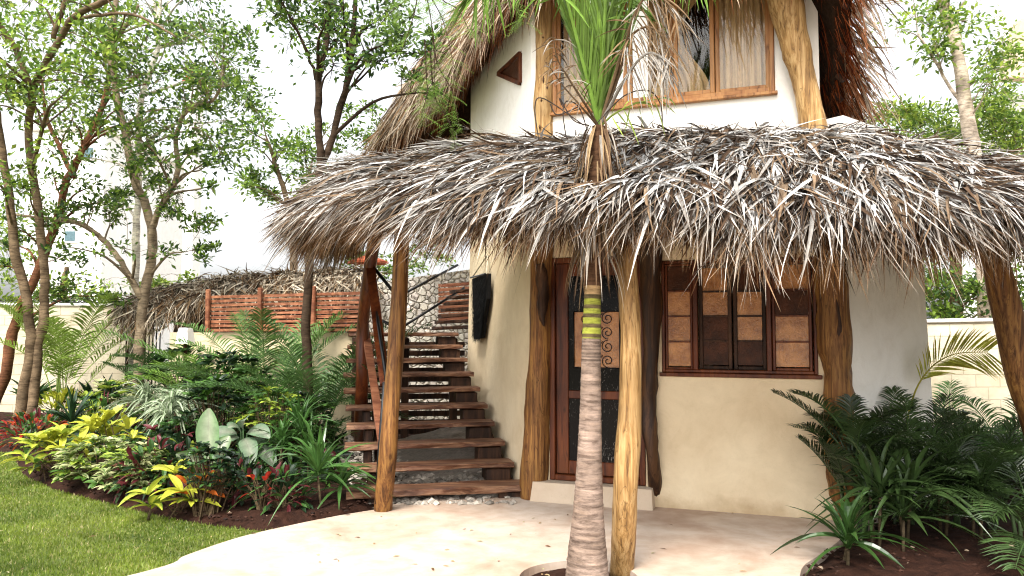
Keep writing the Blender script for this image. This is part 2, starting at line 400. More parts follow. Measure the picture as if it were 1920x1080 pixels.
def slab(name, outer, z0, z1, mat, hole=None):
    mb = MB(); loops = [[Vector((p[0], p[1], 0)) for p in outer]]
    if hole is not None: loops.append([Vector((p[0], p[1], 0)) for p in hole])
    tr = tessellate_polygon(loops); pts = [p for lp in loops for p in lp]
    v = [(p.x, p.y, z1) for p in pts]; mb.add(v, [list(t) for t in tr])
    for lp in loops:
        k = len(lp); v = [(p.x, p.y, z) for p in lp for z in (z0, z1)]
        mb.add(v, [[2 * a, 2 * ((a + 1) % k), 2 * ((a + 1) % k) + 1, 2 * a + 1] for a in range(k)])
    o = mb.build(name, mat)
    bm = bmesh.new(); bm.from_mesh(o.data); bmesh.ops.remove_doubles(bm, verts=bm.verts, dist=1e-4); bmesh.ops.recalc_face_normals(bm, faces=bm.faces)
    bm.to_mesh(o.data); bm.free(); return o
edgeL = [(-6, -3), (-5.0, 2.2), (-3.7, 3.9)] + [gp(a, b)[:2] for a, b in ((270, 1080), (350, 1048), (450, 1014), (560, 988), (640, 972), (700, 962))]
edgeL = [tuple(p[:2]) for p in catmull([(*p, 0) for p in edgeL], 6)]
edgeR = [gp(a, b)[:2] for a, b in ((1660, 975), (1600, 1003), (1550, 1040), (1500, 1085))] + [(1.75, 4.2), (2.2, 2.5), (4, -3)]
edgeR = [tuple(p[:2]) for p in catmull([(*p, 0) for p in edgeR], 6)]
HC = (.45, 5.10); HR = .40
hole = [(HC[0] + HR * math.cos(a) * (1 + .03 * math.sin(3 * a)), HC[1] + HR * math.sin(a)) for a in np.linspace(0, 2 * np.pi, 40, endpoint=False)]
patio_poly = edgeL + [(-1.2, 7.2), (.0, 8.2), (3.2, 7.2)] + edgeR
tag(slab('patio', patio_poly, -.06, .03, M['patio'], hole), 'smooth cream and pinkish concrete patio in front of the house', 'patio', kind='structure')
def soil_patch(name, poly, h, label, res=.09):
    P = np.array(poly); x0, y0 = P.min(0) - .1; x1, y1 = P.max(0) + .1
    nx, ny = int((x1 - x0) / res), int((y1 - y0) / res)
    X, Y = np.meshgrid(np.linspace(x0, x1, nx), np.linspace(y0, y1, ny), indexing='ij'); pts = np.stack([X.ravel(), Y.ravel()], 1)
    ins = inpoly(pts, poly)
    d = np.full(len(pts), 9.0)
    for a in range(len(P)):
        A = P[a]; B = P[(a + 1) % len(P)]; t = np.clip(((pts - A) @ (B - A)) / max((B - A) @ (B - A), 1e-9), 0, 1)
        d = np.minimum(d, np.linalg.norm(pts - (A + t[:, None] * (B - A)), axis=1))
    sd = np.where(ins, d, -d)
    z = -.05 + np.clip(sd + .06, 0, .3) / .3 * h + (sd > 0) * rng.uniform(0, .035, len(pts))
    i, j = np.meshgrid(np.arange(nx - 1), np.arange(ny - 1), indexing='ij'); q = (i * ny + j).ravel()
    mb = MB(); mb.add(np.column_stack([pts, z]), np.stack([q, q + ny, q + ny + 1, q + 1], 1))
    tag(mb.build(name, M['soil'], smooth=True), label, 'soil', kind='structure'); return P
bed_edge = [gp(a, b)[:2] for a, b in ((-120, 800), (20, 850), (45, 893), (100, 918), (230, 952), (330, 975), (400, 987), (500, 997), (560, 990), (640, 975), (700, 960))]
bedL = [tuple(p) for p in bed_edge] + [(-1.1, 8.0), (-2.2, 10.9), (-3.2, 12.3), (-7, 14.5), (-10.5, 15.2), (-12, 15)]
soil_patch('garden_soil', bedL, .12, 'dark brown mulched soil of the planting bed beside the stairs')
bedR = [gp(a, b)[:2] for a, b in ((1640, 985), (1600, 1003), (1550, 1040), (1500, 1085))] + [(1.80, 4.2), (2.3, 2.5), (5, 1), (9, 6), (9, 12.5), (4.6, 12), (4.1, 7.7), (3.0, 6.75)]
bedR = [tuple(p[:2]) for p in bedR]
soil_patch('garden_soil', bedR, .09, 'shaded dark soil of the planting bed on the right of the house')
# palm pit
mb = MB(); rr = np.array([0, .15, .3, .42]); k = 28; vv = []; 
for r_ in rr:
    for a in np.linspace(0, 2 * np.pi, k, endpoint=False): vv.append((HC[0] + r_ * math.cos(a), HC[1] + r_ * math.sin(a), -.035 + rng.uniform(0, .02)))
i, j = np.meshgrid(np.arange(3), np.arange(k), indexing='ij'); mb.add(vv, np.stack([i * k + j, i * k + (j + 1) % k, (i + 1) * k + (j + 1) % k, (i + 1) * k + j], -1).reshape(-1, 4))
tag(mb.build('planting_pit_soil', M['soil']), 'dark soil inside the round pit around the palm', 'soil', kind='structure')
# lawn
lawn_poly = [(-40, -3), (-40, 12.2)] + [(-14, 13.0)] + [tuple(p) for p in bed_edge[1:8]] + edgeL[::-1][8:] 
lp = [(p[0], p[1]) for p in lawn_poly]
tag(slab('lawn', lp, -.06, .0, M['lawn']), 'mown bright green lawn left of the patio', 'lawn', kind='structure')
N = 430000
P = np.column_stack([rng.uniform(-9, -1.6, N), 3.9 + 9.6 * rng.uniform(0, 1, N) ** 1.7])
P = P[(inpoly(P, lp)) & (np.abs(P[:, 0]) < P[:, 1] * .72 + .2)]; n = len(P)
pn = np.sin(P[:, 0] * 3.1 + 1.3 * np.sin(P[:, 1] * 2.3)) * np.sin(P[:, 1] * 2.7 + P[:, 0]) * .5 + .5
az = rng.uniform(0, 6.28, n); el = rng.uniform(.5, 1.4, n)
D = np.column_stack([np.cos(az) * np.cos(el), np.sin(az) * np.cos(el), np.sin(el)])
N_ = np.column_stack([np.cos(az + 1.57), np.sin(az + 1.57), np.zeros(n)]); N_ = nrm(np.cross(D, N_))
c1 = np.array([.065, .115, .010]); c2 = np.array([.21, .26, .032]); u = np.clip(rng.normal(.45, .25, n) + pn * .6 - .25, 0, 1)[:, None]
cg = c1 * (1 - u) + c2 * u; dry = rng.uniform(0, 1, n) < .05; cg[dry] = (.42, .36, .17)
mb = MB(); ribbons(mb, np.column_stack([P, np.full(n, -.003)]), D, N_, rng.uniform(.018, .042, n), rng.uniform(.004, .008, n) * (1 + P[:, 1] / 12), K=1, prof='grass', col=cg)
tag(mb.build('grass', M['leaf_tree']), 'short green grass blades of the lawn', 'grass', kind='stuff')

def stones(mb, P, s, col):
    n = len(P); base = np.array([(0, 0, 1), (1, 0, 0), (0, 1, 0), (-1, 0, 0), (0, -1, 0), (0, 0, -1), (.7, .7, .4), (-.7, .7, .3), (-.7, -.7, .4), (.7, -.7, .3)], float)
    fs = [(0, 6, 7), (0, 7, 8), (0, 8, 9), (0, 9, 6), (6, 2, 7), (7, 3, 8), (8, 4, 9), (9, 1, 6), (6, 1, 5), (6, 5, 2), (7, 2, 5), (7, 5, 3), (8, 3, 5), (8, 5, 4), (9, 4, 5), (9, 5, 1)]
    Vv = base[None] * (1 + rng.uniform(-.25, .25, (n, 10, 1))) * (s[:, None] * rng.uniform(.6, 1.2, (n, 3)))[:, None]
    a = rng.uniform(0, 6.28, n); ca, sa = np.cos(a)[:, None], np.sin(a)[:, None]
    X = Vv[..., 0] * ca - Vv[..., 1] * sa; Y = Vv[..., 0] * sa + Vv[..., 1] * ca
    Vv = np.stack([X, Y, Vv[..., 2] * .7], -1) + P[:, None]
    f = (np.array(fs)[None] + np.arange(n)[:, None, None] * 10).reshape(-1, 3)
    mb.add(Vv.reshape(-1, 3), f, np.repeat(col, 10, 0))
# mulch chips and clods
for nm, poly, z, lab in (('mulch', bedL, .07, 'loose dark mulch chips and clods on the left planting bed'), ('mulch', bedR, .045, 'loose dark clods and leaf litter on the right planting bed')):
    P = np.array(poly); q = np.column_stack([rng.uniform(P[:, 0].min(), P[:, 0].max(), 9000), rng.uniform(4.5, 11, 9000)]); q = q[inpoly(q, poly)]
    mb = MB(); c = np.array([.03, .013, .008]) * rng.uniform(.4, 1.8, (len(q), 1)); lt = rng.uniform(0, 1, len(q)) < .035; c[lt] = (.34, .26, .18)
    stones(mb, np.column_stack([q, np.full(len(q), z)]), rng.uniform(.008, .024, len(q)), c)
    tag(mb.build(nm, M['stones']), lab, 'mulch', kind='stuff')

# ------------------------------------------------------------ house
A = V(.2, 7.55); C_ = V(2.95, 6.6)
FD = nrm(C_ - A); FN = V(FD[1], -FD[0])          # along front wall, outward normal (towards camera)
if FN[1] > 0: FN = -FN
def fs(px):      # position along the front wall seen at column px
    u = (px - 960) / F
    # A + s FD = (u*k, k)
    return (u * A[1] - A[0]) / (FD[0] - u * FD[1]) 
def fw(s, z, out=0.0):
    p = A + FD * s + FN * out; return V(p[0], p[1], z)
def fz(px, py, out=0.0):
    s = fs(px); p = fw(s, 0, out); return at(px, py, p[1])[2]
LEN = float(np.linalg.norm(C_ - A))
LDIR = nrm(V(-.25, .97)); LN = V(-LDIR[1], LDIR[0]);  LN = LN if LN[0] < 0 else -LN
B = A + LDIR * 3.2

house = thing('thatched_house', (1.5, 8.5, 0), 'cream plastered two storey house with palm thatched roofs and rough timber posts', 'house')

def wallseg(mb, P, Q, outn, z0, z1, th, holes=(), batter=0.0, z1b=None, cut=.6):
    P = np.asarray(P, float); Q = np.asarray(Q, float); L = np.linalg.norm(Q - P); d = (Q - P) / L
    ss = sorted(set([0, L] + [h[0] for h in holes] + [h[1] for h in holes] + list(np.arange(cut, L, cut))))
    zs = sorted(set([z0, z1] + [h[2] for h in holes] + [h[3] for h in holes] + list(np.arange(z0 + cut, z1, cut))))
    def pt(s, z, off):
        if z1b is not None and z == z1: z = z1 + (z1b - z1) * s / L
        b = batter * max(0, 1 - (z - z0) / 3.0)
        p = P + d * s + outn * (off + (b if off == 0 else 0)); return (p[0], p[1], z)
    def solid(i, j):
        if i < 0 or j < 0 or i >= len(ss) - 1 or j >= len(zs) - 1: return False
        sm = (ss[i] + ss[i + 1]) / 2; zm = (zs[j] + zs[j + 1]) / 2
        return not any(h[0] < sm < h[1] and h[2] < zm < h[3] for h in holes)
    vs = []; f = []; idx = {}
    def vi(i, j, o):
        k = (i, j, o)
        if k not in idx: idx[k] = len(vs); vs.append(pt(ss[i], zs[j], o))
        return idx[k]
    for i in range(len(ss) - 1):
        for j in range(len(zs) - 1):
            if not solid(i, j): continue
            f.append([vi(i, j, 0), vi(i + 1, j, 0), vi(i + 1, j + 1, 0), vi(i, j + 1, 0)])
            f.append([vi(i, j, -th), vi(i, j + 1, -th), vi(i + 1, j + 1, -th), vi(i + 1, j, -th)])
            for (di, dj, a, b) in ((-1, 0, (i, j + 1), (i, j)), (1, 0, (i + 1, j), (i + 1, j + 1)), (0, -1, (i, j), (i + 1, j)), (0, 1, (i + 1, j + 1), (i, j + 1))):
                if not solid(i + di, j + dj):
                    f.append([vi(*a, 0), vi(*b, 0), vi(*b, -th), vi(*a, -th)])
    mb.add(vs, f)
    return mb
# openings
dS0, dS1, dZ0, dZ1 = fs(1030), fs(1208), .20, 2.42
wS0, wS1, wZ0, wZ1 = fs(1240), fs(1532), fz(1390, 701), 2.36
uS0, uS1 = fs(1037), fs(1462); uZ0 = fz(1250, 193); uZ1 = 5.2
print('front', LEN, dS0, dS1, wS0, wS1, wZ0, uS0, uS1, uZ0)
mb = MB()
wallseg(mb, A, C_, FN, -.05, 5.55, .28, [(dS0, dS1, dZ0, dZ1), (wS0, wS1, wZ0, wZ1), (uS0, uS1, uZ0, uZ1)])
# left side wall with the small triangle opening left as a surface niche
wallseg(mb, A + LDIR * .001, B, LN, -.06, 5.5, .28, [], batter=.06)
RD = nrm(V(.34, .94)); RN = V(RD[1], -RD[0])
wallseg(mb, C_, C_ + RD * 3.6, RN, 2.9, 5.2, .28)
wallseg(mb, B, V(1.2, 13.0), nrm(V(-.79, .61)), -.06, 5.2, .28)
wallseg(mb, V(1.2, 13.0), C_ + RD * 3.62, nrm(V(.7, .9)), -.06, 5.15, .28)
wall_o = mb.build('wall', M['plaster'], house)
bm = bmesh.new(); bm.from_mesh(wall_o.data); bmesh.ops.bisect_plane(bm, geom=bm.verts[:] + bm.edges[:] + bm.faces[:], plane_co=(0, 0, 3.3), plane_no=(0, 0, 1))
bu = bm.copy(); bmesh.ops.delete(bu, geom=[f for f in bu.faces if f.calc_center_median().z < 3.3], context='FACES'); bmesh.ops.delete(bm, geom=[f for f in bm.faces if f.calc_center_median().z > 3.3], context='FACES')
bm.to_mesh(wall_o.data); me2 = bpy.data.meshes.new('upper_wall'); bu.to_mesh(me2); bm.free(); bu.free(); me2.materials.append(M['plaster_pale'])  # same paint as below, kept paler: direct light in the colour, less staining
for v_ in me2.vertices:
    s0_ = (v_.co.x + 1.5 * 0 - A[0]) * FD[0] + (v_.co.y - A[1]) * FD[1] + (1.5 * FD[0] + 8.5 * FD[1])
    if s0_ > LEN - .02: v_.co.x -= .17 * FD[0]; v_.co.y -= .17 * FD[1]
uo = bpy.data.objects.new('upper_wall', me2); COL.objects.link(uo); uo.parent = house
mb = MB()
RE = V(4.14, 7.52)
an = nrm(V(RE[1] - C_[1], -(RE[0] - C_[0])))
wallseg(mb, C_ + V(.02, .0), RE, an, -.06, 3.62, .26, batter=.0)
# flared end of the side wing
v = []
for z, e in ((-.06, .20), (.9, .13), (2.0, .04), (3.62, 0)):
    for (p, o_) in ((RE, 0), (RE + nrm(RE - C_) * (e + .02), 0), (RE + nrm(RE - C_) * (e + .02) - an * 2.6, 0), (RE - an * 2.6, 0)): v.append((p[0], p[1], z))
f = [[4 * r_ + a, 4 * r_ + (a + 1) % 4, 4 * r_ + 4 + (a + 1) % 4, 4 * r_ + 4 + a] for r_ in range(3) for a in range(4)] + [[12, 13, 14, 15]]
mb.add(v, f)
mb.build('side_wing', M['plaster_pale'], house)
# floor slab between storeys + ceiling keep the inside dark
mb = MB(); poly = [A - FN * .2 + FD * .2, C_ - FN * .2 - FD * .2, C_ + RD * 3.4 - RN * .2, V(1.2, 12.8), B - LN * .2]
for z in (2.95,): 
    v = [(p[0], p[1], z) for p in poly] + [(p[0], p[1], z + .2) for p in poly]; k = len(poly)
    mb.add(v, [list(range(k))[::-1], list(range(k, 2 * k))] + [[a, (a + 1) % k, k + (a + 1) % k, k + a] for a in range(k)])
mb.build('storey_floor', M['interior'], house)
# plinth / doorstep
mb = MB(); pl0, pl1 = fs(1006) , fs(1222)
v = []
for (s, o_) in ((pl0 - .03, .17), (pl1 + .02, .17), (pl1, -.2), (pl0, -.2)):
    v.append(fw(s, -.05, o_))
for (s, o_) in ((pl0, .14), (pl1, .14), (pl1, -.2), (pl0, -.2)):
    v.append(fw(s, .215, o_))
mb.add(v, [[4, 5, 6, 7], [0, 1, 5, 4], [1, 2, 6, 5], [3, 0, 4, 7]]); mb.build('doorstep', M['plinth'], house)

def frect(mb, s0, s1, z0, z1, out, depth, ch=.006, col=(1, 1, 1)):
    """box in the front wall frame; out = its front face"""
    p = fw((s0 + s1) / 2, (z0 + z1) / 2, out - depth / 2)
    box(mb, p, s1 - s0, depth, z1 - z0, M=np.array([[FD[0], FD[1], 0], [-FN[0], -FN[1], 0], [0, 0, 1]]), ch=ch, col=col)
def ring(mb, s0, s1, z0, z1, w_, out, depth, wb=None):
    wb = wb or w_
    frect(mb, s0, s0 + w_, z0, z1, out, depth); frect(mb, s1 - w_, s1, z0, z1, out, depth)
    frect(mb, s0 + w_, s1 - w_, z1 - w_, z1, out - .002, depth); frect(mb, s0 + w_, s1 - w_, z0, z0 + wb, out - .002, depth)
def child_empty(name, loc, parent):
    o = bpy.data.objects.new(name, None); COL.objects.link(o); o.parent = parent
    o.location = [float(a) for a in (np.asarray(loc) - parent_origin(parent))]; return o

# door: frame, leaf, glass, scrollwork
mb = MB(); ring(mb, dS0 + .002, dS1 - .002, dZ0 + .02, dZ1 - .002, .055, .015, .14); door = mb.build('door', M['mahogany'], house)
mb = MB(); d0, d1 = dS0 + .06, dS1 - .06; ring(mb, d0, d1, dZ0 + .08, dZ1 - .06, .125, -.03, .045, .13)
frect(mb, d0 + .125, d1 - .125, 1.02, 1.10, -.033, .04); mb.build('door_leaf', M['mahogany'], door)
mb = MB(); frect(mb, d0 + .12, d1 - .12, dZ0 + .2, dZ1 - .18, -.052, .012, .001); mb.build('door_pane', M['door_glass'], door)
gs0, gs1, gz0, gz1 = fs(1074), fs(1160), fz(1110, 690), fz(1110, 584)
mb = MB(); frect(mb, gs0, gs1, gz0, gz1, -.045, .006, .001); mb.build('amber_panel', M['amber'], door)
mb = MB()
def spiral(cx, cz, r, turns, dr, start, flip):
    t = np.linspace(0, 1, 30); a = start + flip * t * turns * 6.28; rr_ = r * (1 - t * .8)
    return np.array([fw(cx + rr_[k] * math.cos(a[k]), cz + rr_[k] * math.sin(a[k]), -.035) for k in range(30)])
cx = (gs0 + gs1) / 2; hh = (gz1 - gz0) / 4
for r_ in range(4):
    for sx in (-1, 1):
        cz = gz0 + (r_ + .5) * hh; c0 = cx + sx * (gs1 - gs0) * .24
        tube(mb, spiral(c0, cz, hh * .46, 1.5, 0, 1.57 * (1 if r_ % 2 else -1), sx * (1 if r_ % 2 else -1)), .0045, 5)
        tube(mb, spiral(cx + sx * .03, cz + hh * .4, hh * .2, 1.2, 0, 0 if sx > 0 else 3.14, -sx), .004, 5)
for s_, z_, s2, z2 in ((gs0, gz0, gs1, gz0), (gs0, gz1, gs1, gz1), (gs0, gz0, gs0, gz1), (gs1, gz0, gs1, gz1), (cx, gz0, cx, gz1)):
    tube(mb, [fw(s_, z_, -.035), fw(s2, z2, -.035)], .006, 6)
mb.build('iron_scrollwork', M['steel'], door, smooth=True)
mb = MB(); tube(mb, [fw(d1 - .06, 1.16, -.02), fw(d1 - .06, 1.16, .03), fw(d1 - .16, 1.16, .035)], .009, 8); mb.build('handle', M['steel'], door, smooth=True)

# ground floor window
def casement(parent, s0, s1, z0, z1, out, cols, frame_w=.045, mat='mahogany', rows=4, bar=.016):
    mb = MB(); ring(mb, s0, s1, z0, z1, frame_w, out, .045)
    a0, a1, b0, b1 = s0 + frame_w, s1 - frame_w, z0 + frame_w, z1 - frame_w; h = (b1 - b0) / rows
    for k in range(1, rows): frect(mb, a0, a1, b0 + k * h - bar / 2, b0 + k * h + bar / 2, out - .006, .025, .002)
    cs = mb.build('casement', M[mat], parent)
    for k in range(rows):
        mb = MB(); frect(mb, a0 + .001, a1 - .001, b0 + k * h + bar / 2, b0 + (k + 1) * h - bar / 2, out - .022, .006, .001)
        mb.build('pane', M[cols[k % len(cols)]], cs)
mb = MB(); ring(mb, wS0 + .002, wS1 - .002, wZ0 + .004, wZ1 - .002, .03, .012, .13)
for px in (1303, 1441): frect(mb, fs(px) - .022, fs(px) + .022, wZ0 + .03, wZ1 - .03, .008, .11)
frect(mb, wS0 - .02, wS1 + .03, wZ0 - .035, wZ0 + .002, .03, .1)
win = mb.build('window', M['mahogany'], house)
casement(win, fs(1247), fs(1298), wZ0 + .032, wZ1 - .035, -.005, ['amber', 'amber', 'amber', 'amber_dark'], .022)
casement(win, fs(1309), fs(1371), wZ0 + .032, wZ1 - .035, -.06, ['amber_dark', 'amber_dark', 'amber', 'amber'], .035, 'stair_dark')
casement(win, fs(1374), fs(1436), wZ0 + .032, wZ1 - .035, -.058, ['amber_dark', 'amber', 'amber', 'amber_dark'], .035, 'stair_dark')
casement(win, fs(1447), fs(1522), wZ0 + .032, wZ1 - .035, -.005, ['amber', 'amber', 'amber_dark', 'amber'], .028)

# upper window
mb = MB(); ring(mb, uS0 + .002, uS1 - .002, uZ0 + .003, uZ1 - .002, .045, .02, .14)
frect(mb, uS0 - .03, uS1 + .02, uZ0 - .03, uZ0 + .002, .05, .12)
uwin = mb.build('window', M['teak'], house)
ups = [fs(1044), fs(1180), fs(1268), fs(1347), fs(1454)]
for k in range(4):
    a, b = ups[k], ups[k + 1]
    mb = MB(); ring(mb, a + .002, b - .002, uZ0 + .05, uZ1 - .05, .042, -.005 - .03 * (k % 2), .04)
    sh = mb.build('sash', M['teak'], uwin)
    mb = MB(); frect(mb, a + .04, b - .04, uZ0 + .09, uZ1 - .09, -.024 - .03 * (k % 2), .005, .001); mb.build('pane', M['glass'], sh)
def curtain(s0, s1, z0, z1, depth, pinch=0.0, folds=9, side=0):
    mb = MB(); ns, nz = 90, 14; vs = []
    for k in range(nz + 1):
        z = z1 + (z0 - z1) * k / nz; t = k / nz; sh = 1 - pinch * math.sin(math.pi * min(1, t * 1.1)) ** 2
        for j in range(ns + 1):
            u_ = j / ns; s = (s0 + (s1 - s0) * u_ * sh) if side <= 0 else (s1 - (s1 - s0) * (1 - u_) * sh)
            vs.append(fw(s, z, depth + .028 * math.sin(u_ * folds * 6.28 + .5 * math.sin(t * 3)) + .01 * math.sin(u_ * folds * 2.3 * 6.28)))
    i, j = np.meshgrid(np.arange(nz), np.arange(ns), indexing='ij'); q = (i * (ns + 1) + j).ravel()
    mb.add(vs, np.stack([q, q + 1, q + ns + 2, q + ns + 1], 1)); o = mb.build('curtain', M['curtain'], uwin, smooth=True)
    sm = o.modifiers.new('s', 'SOLIDIFY'); sm.thickness = .003
curtain(fs(1352), fs(1446), uZ0 + .03, uZ1, -.16, 0, 6)
curtain(fs(1215), fs(1335), uZ0 + .03, uZ1, -.18, .45, 6, 0)
curtain(fs(1052), fs(1125), uZ0 + .03, uZ1, -.16, .3, 5, 0)
# triangular window on the left gable wall
def lw(px, py, out=0.0):
    u = (px - 960) / F; t = (u * A[1] - A[0]) / (LDIR[0] - u * LDIR[1]); p = A + LDIR * t
    z = at(px, py, p[1])[2]; return V(p[0] + LN[0] * out, p[1] + LN[1] * out, z)
tri = [lw(936, 139), lw(978, 156), lw(978, 101)]
mb = MB()
for a in range(3): plank(mb, tri[a] + V(*LN, 0) * .005, tri[(a + 1) % 3] + V(*LN, 0) * .005, .05, .06, up=V(*LN, 0), seg=2, noise=0)
tw = mb.build('window', M['mahogany'], house, label='small triangular window high on the side wall')
mb = MB(); cen = sum(tri) / 3; mb.add([p + V(*LN, 0) * .012 for p in tri] + [p + V(*LN, 0) * .002 for p in tri], [[0, 1, 2], [3, 5, 4], [0, 3, 4, 1], [1, 4, 5, 2], [2, 5, 3, 0]]); mb.build('pane', M['amber_dark'], tw)

# timber posts of the house
def post(name, pts, rad, mat, parent, n=14, wob=.08, label=None, seg=6):
    mb = MB(); P = catmull(pts, seg); r = np.interp(np.linspace(0, 1, len(P)), np.linspace(0, 1, len(rad)), rad)
    tube(mb, P, r, n, wob=wob); return mb.build(name, M[mat], parent, smooth=True, label=label)
Yc = A[1] - .04
post('wall_post', [gp(1001, 938), at(1006, 800, Yc), at(1013, 640, Yc), at(1016, 480, Yc), at(1018, 420, Yc)], [.15, .125, .115, .11, .12], 'post', house, label='golden wall post beside the door with a dark hollow')
# hollow of that post: dark elongated scar proud of the wood
mb = MB(); sc_p = [at(1012, 495, Yc - .115), at(1019, 540, Yc - .122), at(1016, 585, Yc - .122), at(1020, 612, Yc - .112)]; tube(mb, catmull(sc_p, 5), np.interp(np.linspace(0, 1, 16), [0, .3, .7, 1], [.05, .055, .045, .005]), 8, wob=.2); mb.build('post_hollow', M['stair_dark'], house, smooth=True)
s_ = fs(1222); p = fw(s_, 0, .03)
post('wall_post', [gp(1232, 950), at(1224, 860, p[1] - .05), at(1216, 760, p[1]), at(1222, 640, p[1]), at(1220, 500, p[1]), at(1222, 430, p[1])], [.075, .06, .07, .085, .10, .10], 'post_dark', house, wob=.16, label='blackened crooked wall post between the door and the window')
p = fw(fs(1556), 0, .02)
post('wall_post', [gp(1583, 975), at(1578, 880, p[1]), at(1572, 760, p[1]), at(1566, 640, p[1]), at(1556, 520, p[1]), at(1552, 430, p[1])], [.14, .13, .12, .14, .13, .12], 'post', house, wob=.12, label='knotty brown wall post at the right end of the window')
p = fw(fs(1020), 0, .0); 
post('wall_post', [at(1022, 300, p[1]), at(1019, 200, p[1]), at(1022, 100, p[1]), at(1019, -10, p[1])], [.09, .10, .095, .10], 'post_pale', house, wob=.07, label='pale knotty post at the left corner of the upper storey')
p = fw(LEN - .12, 0, .05)
post('wall_post', [at(1527, 300, p[1]), at(1524, 235, p[1]), at(1507, 150, p[1]), at(1490, 80, p[1]), at(1472, 0, p[1]), at(1462, -60, p[1])], [.12, .115, .105, .125, .16, .17], 'post_pale', house, wob=.06, label='thick pale flared post at the right corner of the upper storey')
mb = MB(); hp = fw(fs(1556), 0, .02)[1] - .115
tube(mb, catmull([at(1568, 560, hp), at(1574, 610, hp - .005), at(1566, 660, hp), at(1572, 690, hp + .02)], 5), np.interp(np.linspace(0, 1, 16), [0, .4, 1], [.006, .022, .004]), 8, wob=.1); mb.build('post_hollow', M['stair_dark'], house, smooth=True)
# hollows/knots on the pale left post
mb = MB()
pk = fw(fs(1020), 0, .0)[1] - .094
for (a, b, l_) in ((1019, 150, .10), (1026, 165, .07), (1015, 188, .05), (1024, 118, .03), (1012, 238, .05), (1018, 70, .03)):
    q0 = at(a, b, pk); tube(mb, [q0 + V(0, .008, l_ / 2), q0, q0 + V(0, .008, -l_ / 2)], [.004, .011, .004], 6, wob=.2)
mb.build('post_knots', M['post_dark'], house)

